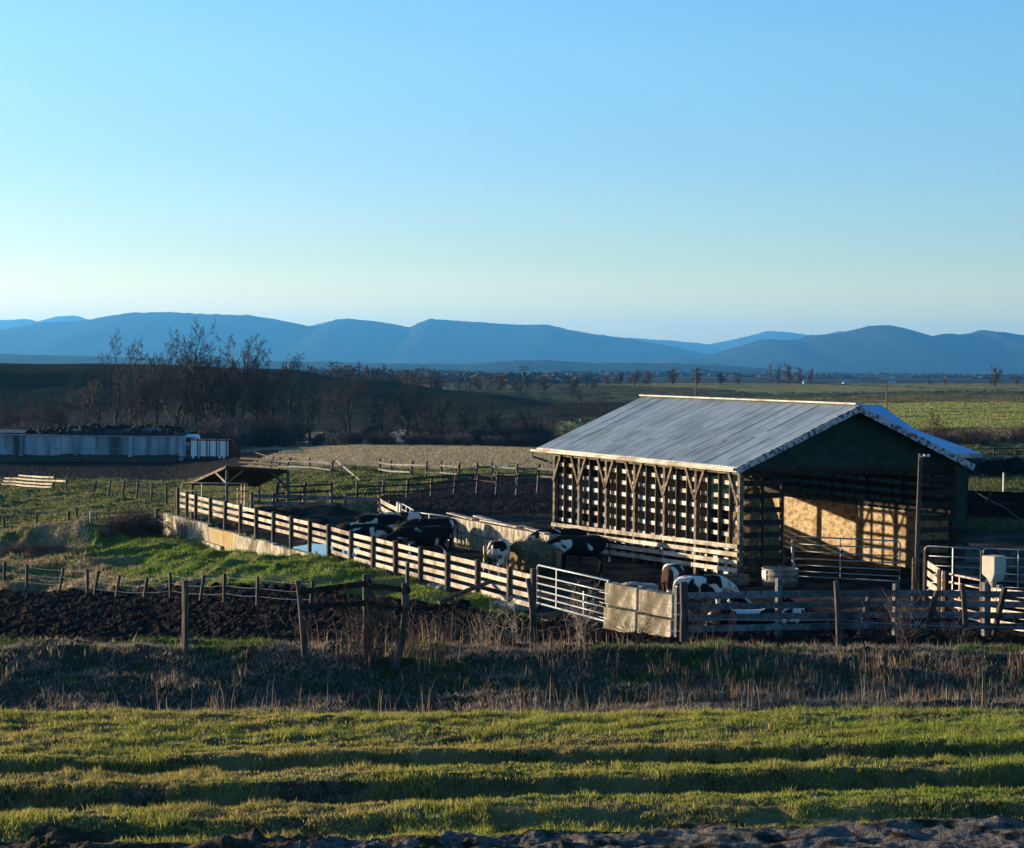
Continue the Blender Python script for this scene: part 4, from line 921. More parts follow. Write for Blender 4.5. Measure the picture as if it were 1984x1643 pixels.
for i in range(78):
    t_ = rq.uniform(.0, .99); x = wp_(45, 0).x+t_*(hx1-wp_(45, 0).x); dy = rq.uniform(.4, 9)
    hgt = (.05+.62*float(ss(np.array([t_]), 0, .45)[0])*(1-float(ss(np.array([t_]), .86, 1.02)[0])))
    zz_ = -1.45+hgt*(.12+.88*min(dy/4, 1))+.14
    o = tyre0 if first else tyre0.copy()
    if not first: C.objects.link(o)
    first = False; o.location = (x, Yw+.35+dy, zz_); o.rotation_euler = (rq.uniform(-.9, .9), rq.uniform(-.7, .7), rq.uniform(0, 3)); o.scale = (rq.uniform(1, 1.6),)*3
    tag(o, 'old black tyre weighing down the sheeting on top of the silage heap', 'tyre', 'tyres on the silage heap')

# forage wagon and the truck behind it
Yf = 250.0
def wf(px, py): return P(px, py, Yf)
gz0 = gs(wf(405, 890).x, Yf)
t = root('forage_wagon', (wf(405, 890).x, Yf, gz0), 'red framed forage wagon with four white side panels by the silo wall', 'wagon')
x0, x1 = wf(367, 880).x, wf(444, 880).x; zt_, zb_ = wf(400, 852).z, wf(400, 888).z
MB().box((x0, Yf, zb_), (x1, Yf+2.4, zt_)).build('body', M['red'], t)
for i in range(4):
    a = wf(370+18.6*i, 880).x; b = wf(370+18.6*i+16.6, 880).x
    MB().box((a, Yf-.06, zb_+.25), (b, Yf-.003, zt_-.12)).build('side_panel', M['silowall'] if False else M['white'], t)
for px in (368, 387, 405, 424, 443): x = wf(px, 0).x; MB().box((x-.06, Yf-.14, zb_-.1), (x+.06, Yf-.07, zt_+.18)).build('stake', M['red'], t)
MB().box((x0-.2, Yf-.05, zb_-.35), (x1+.3, Yf+2.4, zb_-.02)).build('chassis', M['dark'], t)
xe = wf(462, 880).x
MB().poly_prism([Vector((x1+.05, Yf, zb_)), Vector((xe-.2, Yf, zb_+.1)), Vector((xe, Yf, zb_+.9)), Vector((xe-.5, Yf, zt_-.9)), Vector((xe-.8, Yf, zt_)), Vector((x1+.05, Yf, zt_+.05))], (0, 2.3, 0)).build('unloading_head', M['red'], t)
for px in (378, 388, 430, 438):
    x = wf(px, 0).x; 
    for yy in (Yf+.1, Yf+2.1):
        w_ = MB(); pr_ = [(.12, -.12), (.42, -.13), (.48, -.06), (.48, .06), (.42, .13), (.12, .12)]
        w_.lathe((0, 0, 0), pr_, 16); vs = [Vector((v[0], v[2], v[1]))+Vector((x, yy, gz0+.48)) for v in w_.v]; w_.v = vs; wh = w_.build('wheel', M['rubber'], t)
        hb2 = MB(); hb2.lathe((0, 0, 0), [(0, -.1), (.16, -.1), (.16, .1), (0, .1)], 12); hb2.v = [Vector((v[0], v[2]-.04, v[1]))+Vector((x, yy, gz0+.48)) for v in hb2.v]; hb2.build('hub', M['white'], wh)
MB().tube([(x0, Yf+1.2, zb_-.1), (x0-2.2, Yf+1.2, gz0+.55)], .08).build('drawbar', M['red'], t)
Yt = 268.0
gx = P(368, 850, Yt).x; g0 = gs(gx, Yt)
t = root('farm_truck', (gx, Yt, g0), 'white truck cab standing behind the forage wagon', 'truck')
zc = P(368, 842, Yt).z; zc0 = P(368, 853, Yt).z
hh = zc-g0
def T(x, y, z): return Vector((gx+x, Yt+y, g0+z))
MB().poly_prism([T(-1.0, 0, hh*.5), T(1.0, 0, hh*.5), T(.95, 0, hh*.93), T(.75, 0, hh), T(-.55, 0, hh), T(-.95, 0, hh*.86)], (0, 2.2, 0)).build('cab', M['white'], t, bevel=.08)
MB().poly_prism([T(-.8, -.02, hh*.66), T(.7, -.02, hh*.66), T(.62, -.02, hh*.86), T(-.5, -.02, hh*.88)], (0, .03, 0)).build('window', M['glass'], t)
MB().box(tuple(T(-2.2, .1, hh*.22)), tuple(T(-1.02, 2.1, hh*.56))).build('bonnet', M['white'], t, bevel=.08)
MB().box(tuple(T(1.05, 0, hh*.3)), tuple(T(4.5, 2.2, hh*.62))).build('cargo_bed', M['white'], t, bevel=.04)
MB().box(tuple(T(-2.1, .2, .45)), tuple(T(4.4, 2.0, hh*.24))).build('chassis', M['dark'], t)
for x in (-1.6, 3.2):
    for yy in (.1, 2.1):
        w_ = MB(); w_.lathe((0, 0, 0), [(.12, -.12), (.4, -.13), (.46, -.06), (.46, .06), (.4, .13), (.12, .12)], 16); w_.v = [Vector((v[0], v[2], v[1]))+T(x, yy, .46) for v in w_.v]; w_.build('wheel', M['rubber'], t)

# ------------------------------------------------------------------ right side: feed clamp, bunk, lane
Yc = 150
ch = MB(); a = atY(1690, Yc); L = atY(2350, Yc+6)
for i in range(40):
    f = i/39; p = a+(L-a)*f; 
V = []; n = 80
for i in range(n+1):
    f = i/n; p = a+(L-a)*f; r1 = random.uniform(-.12, .12)
    for (dy, dz) in ((-.2, -.2), (0+random.uniform(-.15, .15), .5), (.3, 1.25+r1*.3), (1.4, 1.45+r1), (3.0, 1.3), (3.4, -.2)): V.append((p.x, p.y+dy, p.z+dz))
F = [(i*6+k, i*6+k+1, (i+1)*6+k+1, (i+1)*6+k) for i in range(n) for k in range(5)]
o = np_mesh('silage_clamp', np.array(V), np.array(F), M['plastic_sheet'], smooth=True); tag(o, 'long low heap under dark sheeting on the right beyond the lane', 'silage heap')
rq = random.Random(4)
for i in range(44):
    f = (i+rq.uniform(-.3, .3))/44; p = a+(L-a)*f; o = tyre0.copy(); C.objects.link(o); sc_ = rq.uniform(1.15, 1.7)
    o.location = (p.x, p.y-.05-.0*i, p.z+rq.choice((.45, .95, .75))); o.rotation_euler = (1.35+rq.uniform(-.2, .2), rq.uniform(-.3, .3), rq.uniform(-.3, .3)); o.scale = (sc_,)*3
    tag(o, 'old tyre hanging on the side of the sheeted heap beyond the lane', 'tyre', 'tyres on the right heap')
rf = [atY(px, 168+i*.5) for i, px in enumerate(range(1880, 2320, 42))]
plank_fence('rail_fence', 'thin dark rail fence between the sheeted heap and the far right fields', rf, [1.7]*len(rf), [.7, 1.15, 1.6], bw=.07, rm='darkwood', pm='darkwood', pw=.13, side=1)
def strip(name, pts, wd, m, dz=.03):
    V = []; F = []
    for i, p in enumerate(pts):
        d = (pts[min(i+1, len(pts)-1)]-pts[max(i-1, 0)]).normalized(); nn = Vector((d.y, -d.x, 0))
        for k in range(7):
            q = p+nn*wd*(k/6-.5)*(1+.1*math.sin(i*1.3+k)); V.append((q.x, q.y, gz(q.x, q.y)+dz+.06*math.sin(math.pi*k/6)))
    for i in range(len(pts)-1):
        for k in range(6): a_ = i*7+k; F.append((a_, a_+1, a_+8, a_+7))
    o = np_mesh(name, np.array(V), np.array(F), m, smooth=True); tag(o, kind='structure'); return o
strip('farm_lane', [Vector((x, 128+math.sin(x*.1)*1.5, 0)) for x in np.arange(20, 75, .8)], 6.5, M['track'], .12)
strip('farm_lane', [Vector((x, 93.5-(x-16)*.12, 0)) for x in np.arange(20, 45, .6)], 6.0, M['yard'], .10)
# feed bunk
fb = root('feed_bunk', atY(1900, 112), 'long dark wooden feed bunk right of the barn', 'feed bunk')
a = atY(1700, 114); b = atY(2150, 108); d = (b-a).normalized(); nn = Vector((d.y, -d.x, 0))
MB().beam(a+Z*.42, b+Z*.42, .06, .8).build('front_board', M['darkwood'], fb); MB().beam(a-nn*1.3+Z*.75, b-nn*1.3+Z*.75, .06, 1.3).build('back_board', M['darkwood'], fb)
MB().beam(a+Z*.86, b+Z*.86, .12, .05).build('top_rail', M['post'], fb); MB().beam(a-nn*.65+Z*.25, b-nn*.65+Z*.25, 1.3, .06).build('floor_board', M['darkwood'], fb)
Lb = (b-a).length
for i in range(int(Lb/2.4)):
    p = a+d*(i*2.4+1); MB().beam(p+Z*.9, p-nn*1.25+Z*1.45, .05, .06).build('divider', M['post'], fb)
o = MB().beam(atY(1942, 120), atY(1942, 120)+Z*2.0, .09, .09).build('lane_post', M['whitetrim'], None, loc=atY(1942, 120)); tag(o, 'thin white post standing at the edge of the lane on the right', 'post')
# stacked blocks behind the pens on the right
k = 0
for r_ in range(2):
    for c_ in range(4):
        p = atY(1850+c_*62+r_*18, 80-c_*.8); p.z = .0+r_*.62
        cblock(p, 1.15, Vector((.99, -.12, 0)), .6, .6, f'{["lower","upper"][r_]} row weathered block behind the right pens, {ordn[c_]} from the left', 'blocks behind the right pens', 'mossy'); k += 1
# ------------------------------------------------------------------ cows
def skin_mesh(name, verts, edges, radii, rootv=0, sub=1):
    me = bpy.data.meshes.new(name); me.from_pydata(verts, edges, []); o = bpy.data.objects.new(name, me); C.objects.link(o)
    o.modifiers.new('s', 'SKIN')
    if not me.skin_vertices: me.attributes  # the modifier makes the layer
    for i, r in enumerate(radii):
        sv = me.skin_vertices[0].data[i]; sv.radius = r if hasattr(r, '__len__') else (r, r); sv.use_root = (i == rootv)
    m = o.modifiers.new('u', 'SUBSURF'); m.levels = sub; m.render_levels = sub
    dg = bpy.context.evaluated_depsgraph_get(); em = bpy.data.meshes.new_from_object(o.evaluated_get(dg))
    bpy.data.objects.remove(o); em.name = name; em.shade_smooth(); return em
def cow_mesh(name, pose):
    V = []; E = []; R = []
    def chain(start, pts):
        prev = start
        for (p, r) in pts:
            V.append(p); R.append(r); i = len(V)-1
            if prev is not None: E.append((prev, i))
            prev = i
        return prev
    lie = pose == 'lie'; dz = -.72 if lie else 0
    V.append((-.62, 0, 1.10+dz)); R.append((.30, .33))                                     # pelvis, the root
    chain(0, [((-.90, 0, 1.16+dz), (.25, .25)), ((-1.0, 0, 1.24+dz), .10)]); rump = len(V)-1
    chain(0, [((-.25, 0, 1.00+dz), (.39, .43)), ((.15, 0, 1.0+dz), (.37, .41)), ((.50, 0, 1.06+dz), (.30, .37))]); ch = len(V)-1
    chain(ch, [((.76, 0, 1.16+dz), (.22, .29))]); sh = len(V)-1
    if pose == 'eat': neck = [((1.02, 0, 1.08), (.13, .20)), ((1.25, 0, .96), (.11, .16)), ((1.38, .02, .90), (.13, .13)), ((1.50, .03, .76), (.10, .10)), ((1.60, .04, .60), (.085, .08))]
    elif lie: neck = [((.98, .02, .66), (.13, .19)), ((1.14, .06, .84), (.11, .15)), ((1.25, .10, .92), (.13, .13)), ((1.42, .14, .84), (.10, .10)), ((1.57, .17, .74), (.085, .08))]
    else: neck = [((1.02, 0, 1.28), (.13, .20)), ((1.22, .02, 1.40), (.11, .15)), ((1.33, .03, 1.46), (.13, .13)), ((1.49, .05, 1.36), (.10, .10)), ((1.63, .06, 1.24), (.085, .08))]
    chain(sh, neck); hd = len(V)-3
    hx, hy, hz = V[hd]
    for s in (-1, 1): chain(0, [((-.66, s*.20, 1.36+dz), (.075, .06))])
    for s in (-1, 1): chain(hd, [((hx-.02, hy+s*.16, hz+.06), .035), ((hx-.05, hy+s*.27, hz+.04), (.055, .02))])
    # tail
    chain(rump, [((-1.08, 0, 1.12+dz), .028), ((-1.10, .02, .8+dz*.8), .022), ((-1.09, .03, .52+dz*.45), .025), ((-1.08, .03, .40+dz*.38), .045)])
    if not lie:
        for s in (-1, 1):
            k = random.uniform(-.05, .06)
            chain(0, [((-.68, s*.20, .86), (.15, .19)), ((-.62+k, s*.22, .70), (.10, .14)), ((-.82+k, s*.21, .50), (.058, .075)), ((-.78+k*2, s*.21, .26), .045), ((-.76+k*2, s*.21, .10), .052), ((-.72+k*2, s*.21, .03), (.06, .065))])
            k = random.uniform(-.06, .06)
            chain(ch, [((.52, s*.17, .82), (.11, .13)), ((.54+k, s*.18, .62), (.075, .085)), ((.55+k, s*.18, .45), (.062, .066)), ((.55+k, s*.18, .24), .042), ((.55+k, s*.18, .10), .05), ((.58+k, s*.18, .03), (.058, .062))])
        chain(0, [((-.42, 0, .66), (.17, .13))])                                             # udder
    else:
        for s in (-1, 1):
            chain(0, [((-.55, s*.34, .26), (.13, .16)), ((-.15, s*.50, .15), (.09, .10)), ((-.5, s*.56, .09), (.055, .06)), ((-.3, s*.60, .06), .05)])
            chain(ch, [((.62, s*.25, .22), (.10, .11)), ((.88, s*.28, .12), (.065, .07)), ((.62, s*.30, .06), .05)])
    return skin_mesh(name, V, E, R, 0, 2)
random.seed(21)
CM = {p: cow_mesh('cow_'+p, p) for p in ('eat', 'stand', 'lie')}
def cow(px, Y, pose, face, hidem, label, scale=1.0, z=None):
    """face: heading in degrees, 0 = towards +x, 90 = away from the camera"""
    p = P(px, 1100, Y); me = CM[pose].copy(); me.materials.clear(); me.materials.append(M[hidem])
    o = bpy.data.objects.new('cow', me); C.objects.link(o); o.location = (p.x, p.y, gs(p.x, p.y)+.01 if z is None else z)
    o.rotation_euler = (0, 0, math.radians(face)); o.scale = (scale,)*3
    return tag(o, label, 'cow', 'Holstein cattle in the farmyard')
cow(702, 86.5, 'eat', -6, 'hide_black', 'black cow with white face markings standing broadside, farthest left of the herd')
cow(735, 91.5, 'eat', 12, 'hide_white', 'mostly white cow standing behind the leftmost black cow')
cow(822, 84.6, 'eat', 187, 'hide_black', 'large black cow broadside, tail to the right, nearest the long plank fence', 1.04)
cow(836, 89.5, 'eat', 192, 'hide_black', 'dark cow behind the large black one by the block wall')
cow(775, 93.0, 'eat', 200, 'hide_brown', 'brownish dark cow with its head in the far hay heap')
cow(968, 79.6, 'eat', 76, 'hide_mixed', 'pale patchy cow seen from behind at the yellow framed feeder', .95)
cow(1122, 80.6, 'eat', 183, 'hide_black', 'black cow with a white girth band right of the round hay bale', 1.04)
cow(1085, 84.5, 'eat', 190, 'hide_black', 'black cow half hidden behind the round hay bale')
cow(1302, 69.5, 'eat', 262, 'hide_brown', 'dark brown cow facing the camera with lowered head right of the blocks', 1.0)
cow(1358, 66.5, 'eat', 34, 'hide_white', 'black and white cow standing close behind the shaded plank fence', .98)
cow(1442, 61.3, 'lie', 8, 'hide_mixed', 'white and black cow lying down right behind the shaded fence')
cow(1502, 65.0, 'lie', 187, 'hide_mixed', 'second lying cow, farther back behind the fence post', .95)
cow(1212, 71.5, 'lie', 160, 'hide_black', 'black calf lying behind the large farm gate', .75)
# hay: round bales and the feeders holding them
def bale(px, Y, r, L, ang, label, slump=.12):
    p = P(px, 1100, Y); p.z = 0; q = MB(); n = 26; ax = Vector((math.cos(ang), math.sin(ang), 0)); sd = Vector((-ax.y, ax.x, 0)); V = []; F = []
    for i in range(7):
        f = i/6-.5; rr_ = r*(1-.10*abs(f*2)**4)
        for k in range(n):
            t_ = 2*math.pi*k/n; j = 1+random.uniform(-.05, .05)
            V.append(p+ax*(L*f)+sd*(math.cos(t_)*rr_*j*(1+slump))+Z*(r*(1-slump)+math.sin(t_)*rr_*j*(1-slump)))
    for i in range(6):
        for k in range(n): F.append((i*n+k, i*n+(k+1) % n, (i+1)*n+(k+1) % n, (i+1)*n+k))
    F.append(tuple(range(n))[::-1]); F.append(tuple(6*n+k for k in range(n))); q.add(V, F)
    for i in range(420):
        t_ = random.uniform(0, 6.28); c = p+ax*(L*random.uniform(-.5, .5))+sd*(math.cos(t_)*r*(1+slump))+Z*(r*(1-slump)+math.sin(t_)*r*(1-slump))
        d = Vector((random.uniform(-1, 1), random.uniform(-1, 1), random.uniform(-1, .6))).normalized()*.14; q.beam(c-d, c+d, .014, .01)
    o = q.build('hay_bale', M['hay'], None, loc=p); tag(o, label, 'hay bale'); return o
bale(1030, 80.4, .72, 1.35, .5, 'weathered round hay bale being eaten between two cows near the barn')
bale(808, 90.6, .80, 1.4, 2.6, 'low shaggy hay bale in the middle of the far group of cows', .25)
p = P(938, 1080, 81.5); p.z = 0
t = root('hay_feeder', p, 'yellow framed metal feeder in front of the block wall left of the patchy cow', 'feeder')
M['yellow'] = mat('yellow', (.45,.33,.10), (.55,.42,.14), 6, .6)
a_, b_ = p, p+Vector((.75, -.1, 0))
for q_ in (a_, b_): MB().beam(q_, q_+Z*.95, .06, .06).build('upright', M['yellow'], t)
MB().beam(a_+Z*.95, b_+Z*.95, .06, .06).build('top_bar', M['yellow'], t); MB().beam(a_+Z*.3, b_+Z*.3, .05, .05).build('lower_bar', M['yellow'], t)
MB().box(tuple(a_+Vector((.04, .04, .05))), tuple(b_+Vector((-.04, .75, .42)))).build('trough', M['darkwood'], t)
# standing water and a feed sheet in the yard
def puddle(pts, dz, nm='puddle'):
    pts = [Vector(p) for p in pts]; c = sum(pts, Vector())/len(pts); V = [(c.x, c.y, dz)]; n = len(pts)
    for i in range(n):
        for k in range(4):
            f = k/4; q = pts[i]*(1-f)+pts[(i+1) % n]*f; j = 1+random.uniform(-.12, .08); V.append((c.x+(q.x-c.x)*j, c.y+(q.y-c.y)*j, dz))
    m_ = len(V)-1; o = MB().add([Vector(v) for v in V], [(0, 1+i, 1+(i+1) % m_) for i in range(m_)]).build(nm, M['puddle']); tag(o, kind='structure'); return o
def yp(px, py):                                   # yard level point
    r = ray(px, py); k = (0-CAMZ)/r.z; q = Vector((0, 0, CAMZ))+r*k; q.z = 0; return q
puddle([yp(560, 1064), yp(600, 1056), yp(640, 1058), yp(650, 1070), yp(626, 1082), yp(590, 1076)], .075)
puddle([yp(662, 1068), yp(696, 1064), yp(702, 1074), yp(682, 1084), yp(660, 1078)], .085)
# manure pile in the far corner of the yard
for i, (px, Y, rx, h_, lab) in enumerate(((585, 103.5, 3.4, .9, 'dark manure heap against the kerb wall in the far yard corner'), (640, 102, 2.5, .6, 'smaller dark manure heap right of the large one'))):
    p = P(px, 1000, Y); p.z = 0; q = MB(); blob(q, p, rx, 1.8, h_, 11+i, n=36, m=15, amp=.3); o = q.build('manure_heap', M['yard'], None, loc=p); tag(o, lab, 'manure heap')

# ------------------------------------------------------------------ blades, stalks and tufts
rng = np.random.default_rng(3)
def blades(name, X, Y, h, wd, lean, col, m='blade', bend=.5, dz=-.01):
    n = len(X); z = HZ(X, Y)+dz; a = rng.uniform(0, 2*np.pi, n); dx, dy = np.cos(a), np.sin(a)
    la = rng.uniform(0, 2*np.pi, n); lx, ly = np.cos(la)*lean*h, np.sin(la)*lean*h
    def pt(fx, fz, sgn, wf): return np.stack([X+lx*fx+dx*wd*.5*sgn*wf, Y+ly*fx+dy*wd*.5*sgn*wf, z+h*fz], 1)
    V = np.stack([pt(0, 0, -1, 1), pt(0, 0, 1, 1), pt(.35*bend*2, .6, 1, .75), pt(.35*bend*2, .6, -1, .75), pt(1, 1, 0, 0)], 1).reshape(-1, 3)
    i = np.arange(n)[:, None]*5
    F = np.concatenate([i+np.array([[0, 1, 2]]), i+np.array([[0, 2, 3]]), i+np.array([[3, 2, 4]])])
    cc = np.repeat(col, 5, axis=0)
    return np_mesh(name, V, F, M[m], col=cc)
def pal(n, cols, wts, jit=.25):
    k = rng.choice(len(cols), n, p=np.array(wts)/sum(wts)); c = np.array(cols)[k]; return c*(1+rng.uniform(-jit, jit, (n, 1)))
GRN = [(.27,.28,.04), (.17,.21,.035), (.40,.34,.08), (.50,.40,.17)]
def wedge(n, y0, y1, p0, p1, power=1.0):
    Y = y0+(y1-y0)*rng.random(n)**power; px = rng.uniform(p0, p1, n); return (px-992)/FPX*Y, Y, px
# foreground verge
X, Y, px = wedge(380000, 20.7, 30.4, -260, 2250, .9)
c_ = classes(X, Y); k = ((c_ == 1) | ((c_ == 12) & (rng.random(len(X)) < .3) & (Y > 21.6))) & ((fbm(X*.9, Y*1.6, 201) > .40) | (rng.random(len(X)) < .35)); k &= ~((Y < 22.0) & (fbm(X*1.5, Y*2, 203) > .63)); k &= ~((fbm(X*2.2, Y*3.5, 206) > .62) & (rng.random(len(X)) < .85))
X, Y = X[k], Y[k]; n = len(X); f = fbm(X*.5, Y*1.1, 205)
col = pal(n, GRN, [4, 4, 3, 1.3]); dry = (f > .47)[:, None]; col = np.where(dry, col*.4+np.array([[.24, .18, .065]])*rng.uniform(.5, 1.3, (n, 1)), col)
gr = ss(X/Y*FPX+992, 1100, 1900)[:, None]; col = col*(1-gr*.5)+col*np.array([[.55, .88, .5]])*gr*.5
h = rng.uniform(.015, .058, n)*(1+1.0*(fbm(X*2.3, Y*2.3, 207) > .6)); 
tag(blades('grass', X, Y, h, rng.uniform(.006, .011, n), rng.uniform(.1, .9, n), col), kind='stuff')
# ditch: short dead grass everywhere, green patches, then tall stalks
X, Y, px = wedge(110000, 44.5, 51.9, -120, 2120); k = (rng.random(len(X)) < np.where(Y > 50, .8, .5)) & ((fbm(X*1.2, Y*1.6, 213) > .46) | (rng.random(len(X)) < .2)); X, Y, px = X[k], Y[k], px[k]; n = len(X)
g = fbm(X*.45, Y*.8, 211); greenp = ((g > .58) & (Y > 48)) | ((px > 1150) & (px < 1560) & (Y > 48) & (Y < 51.5) & (rng.random(n) < .75))
col = pal(n, [(.19,.155,.12), (.27,.22,.16), (.12,.095,.075), (.34,.28,.20)], [4, 3, 3, 1.5]); col = np.where(greenp[:, None], pal(n, [(.07,.12,.025), (.05,.09,.02), (.12,.15,.04)], [3, 3, 1]), col)
tag(blades('dead_grass', X, Y, rng.uniform(.04, .15, n), rng.uniform(.008, .018, n), rng.uniform(.3, 1.4, n), col*1.25), kind='stuff')
def clumps(nc, y0, y1, p0, p1, per, sp, weight=None):
    X, Y, px = wedge(nc, y0, y1, p0, p1); 
    if weight is not None: k = rng.random(nc) < weight(px, Y); X, Y, px = X[k], Y[k], px[k]
    m_ = rng.integers(per[0], per[1], len(X)); Xc = np.repeat(X, m_); Yc = np.repeat(Y, m_); pc = np.repeat(px, m_)
    return Xc+rng.normal(0, sp, len(Xc)), Yc+rng.normal(0, sp, len(Xc)), pc
DRY = [(.22,.15,.09), (.30,.22,.14), (.38,.31,.21), (.14,.085,.055)]
X, Y, px = clumps(760, 45.5, 50.5, -100, 2100, (3, 14), .10, lambda p, y: .12+.75*ss(p, 500, 1400)*(.55+.45*np.sin(y*2.1))); n = len(X)
tag(blades('dry_stubble', X, Y, rng.uniform(.12, .42, n), rng.uniform(.010, .020, n), rng.uniform(.05, .35, n), pal(n, DRY, [4, 3, 1.5, 3])), kind='stuff')
X, Y, px = clumps(430, 49.2, 52.2, -100, 2100, (2, 7), .12, lambda p, y: np.interp(p, [0, 300, 560, 640, 1150, 1300, 1984], [.06, .08, .25, .8, .65, .4, .45])); n = len(X)
hh = rng.uniform(.2, .65, n)*np.interp(px, [0, 550, 700, 1100, 1300, 2000], [.4, .5, 1.35, 1.25, .6, .6])*np.interp(rng.random(n), [0, .85, 1], [.6, 1, 1.5])
tag(blades('tall_dry_weeds', X, Y, hh, rng.uniform(.009, .017, n), rng.uniform(.02, .35, n), pal(n, DRY, [4, 4, 2, 3])), kind='stuff')
X, Y, px = clumps(70, 44.3, 46.4, -50, 1984, (2, 7), .22, lambda p, y: np.where((p > 300) & (p < 1200), .9, .35)); n = len(X)
tag(blades('tall_dry_weeds', X, Y, rng.uniform(.35, .95, n), rng.uniform(.010, .016, n), rng.uniform(.02, .35, n), pal(n, DRY, [2, 4, 4, 1])), kind='stuff')
X, Y, px = clumps(60, 29.6, 30.4, -100, 2100, (2, 7), .12); n = len(X)
tag(blades('verge_tufts', X, Y, rng.uniform(.06, .2, n), rng.uniform(.006, .009, n), rng.uniform(.1, .6, n), pal(n, DRY+[(.12,.14,.04)], [2, 3, 2, 1, 4])), kind='stuff')
# seed-headed brown docks around the two dark rails
# bank grass
X, Y, px = wedge(150000, 66, 112, -120, 1050); s_, b_ = SB(X, Y); c_ = classes(X, Y); k = (c_ == 4); X, Y, px = X[k], Y[k], px[k]; s_, b_ = s_[k], b_[k]; n = len(X)
gb_ = fbm(X*.3, Y*.3, 221); green = (b_ > -6.5-3*(gb_-.5)*4) & (px > 170) & ((gb_ > .36) | (b_ > -3.2))
col = np.where(green[:, None], pal(n, [(.13,.20,.025), (.09,.16,.02), (.20,.23,.04), (.24,.20,.08)], [4, 3, 2, 1]), pal(n, [(.30,.22,.13), (.22,.16,.10), (.36,.28,.17), (.14,.15,.05)], [3, 3, 2, 2]))
hh = np.where(green, rng.uniform(.06, .17, n), rng.uniform(.08, .22, n)); 
tag(blades('bank_grass', X, Y, hh, rng.uniform(.02, .04, n), rng.uniform(.3, 1.1, n), col), kind='stuff')
# pasture
X, Y, px = wedge(230000, 96, 250, -150, 1150, .75); c_ = classes(X, Y); k = (c_ == 6) & (fbm(X*.4, Y*1.0, 231) > .45); X, Y = X[k], Y[k]; n = len(X)
tag(blades('pasture_grass', X, Y, rng.uniform(.07, .2, n), rng.uniform(.03, .07, n), rng.uniform(.3, 1.0, n), pal(n, [(.15,.165,.04), (.10,.12,.03), (.22,.19,.08)], [4, 3, 2])), kind='stuff')
X, Y, px = wedge(170000, 186, 290, 380, 1330, .8); c_ = classes(X, Y); k = (c_ == 7); X, Y = X[k], Y[k]; n = len(X)
tag(blades('field_stubble', X, Y, rng.uniform(.08, .2, n), rng.uniform(.04, .09, n), rng.uniform(.1, .8, n), pal(n, [(.34,.28,.19), (.26,.21,.14), (.20,.20,.09)], [4, 3, 2])), kind='stuff')
X, Y, px = wedge(60000, 92, 150, 1800, 2250, .8); c_ = classes(X, Y); s_, b_ = SB(X, Y); k = (np.abs(Y-128) > 5) & (Y > 104); X, Y = X[k], Y[k]; n = len(X)
tag(blades('lane_grass', X, Y, rng.uniform(.08, .3, n), rng.uniform(.03, .06, n), rng.uniform(.2, .9, n), pal(n, [(.10,.12,.04), (.22,.18,.10), (.07,.09,.03)], [3, 2, 3])), kind='stuff')
X, Y, px = wedge(130000, 262, 560, 1250, 2150, .8); c_ = classes(X, Y); k = (c_ == 9) | (c_ == 10); X, Y, c_ = X[k], Y[k], c_[k]; n = len(X)
col = np.where((c_ == 9)[:, None], pal(n, [(.18,.22,.05), (.24,.25,.08), (.3,.26,.13)], [4, 3, 1]), pal(n, [(.14,.11,.07), (.10,.11,.05)], [1, 1]))
tag(blades('far_grass', X, Y, rng.uniform(.12, .3, n), rng.uniform(.12, .3, n), rng.uniform(.2, .9, n), col), kind='stuff')

# ------------------------------------------------------------------ bare trees
def frusta(segs, sides):
    S = np.array(segs, float); A, Bp, r0, r1 = S[:, 0:3], S[:, 3:6], S[:, 6], S[:, 7]; n = len(S)
    d = Bp-A; d /= np.linalg.norm(d, axis=1)[:, None]+1e-9
    up = np.where(np.abs(d[:, 2:3]) < .9, np.array([[0, 0, 1.]]), np.array([[0, 1., 0]])); a = np.cross(d, up); a /= np.linalg.norm(a, axis=1)[:, None]; b = np.cross(a, d)
    t_ = 2*np.pi*np.arange(sides)/sides; ring = a[:, None]*np.cos(t_)[None, :, None]+b[:, None]*np.sin(t_)[None, :, None]
    V = np.concatenate([A[:, None]+ring*r0[:, None, None], Bp[:, None]+ring*r1[:, None, None]], 1).reshape(-1, 3)
    i = np.arange(n)[:, None]*(2*sides); F = []
    for k in range(sides): k2 = (k+1) % sides; F.append(i+np.array([[k, k2, sides+k2, sides+k]]))
    return V, np.concatenate(F)
START = [.28]
def grow(rd, out, p, d, L, r, lv, maxlv, up=.12, kids=(8, 5, 4, 3), wob=.18, minr=.012):
    n = (9, 5, 4, 3, 2)[lv]; cur = Vector(p); d = Vector(d).normalized(); pts = []
    for i in range(n):
        f0, f1 = i/n, (i+1)/n; rr0 = max(r*(1-.75*f0), minr); rr1 = max(r*(1-.75*f1), minr)
        nx = cur+d*(L/n); out[lv > 0].append((*cur, *nx, rr0, rr1)); pts.append((cur.copy(), d.copy(), rr0, f0)); cur = nx
        d = (d+Vector((rd.gauss(0, wob), rd.gauss(0, wob), rd.gauss(0, wob*.5)+up))).normalized()
    if lv < maxlv:
        k = kids[lv]
        for j in range(k):
            f0_ = START[0] if lv == 0 else .2; f = f0_+(.98-f0_)*(j+rd.random())/k; q = pts[min(int(f*n), n-1)]
            a = rd.uniform(0, 6.283); sp = rd.uniform(.55, 1.05); side = q[1].orthogonal().normalized(); side.rotate(Matrix.Rotation(a, 3, q[1]))
            dd = (q[1]*math.cos(sp)+side*math.sin(sp)).normalized()
            grow(rd, out, q[0]+q[1]*(L/n)*rd.random(), dd, L*rd.uniform(.34, .6)*(1.15-.5*f), q[2]*rd.uniform(.45, .7), lv+1, maxlv, up, kids, wob, minr)
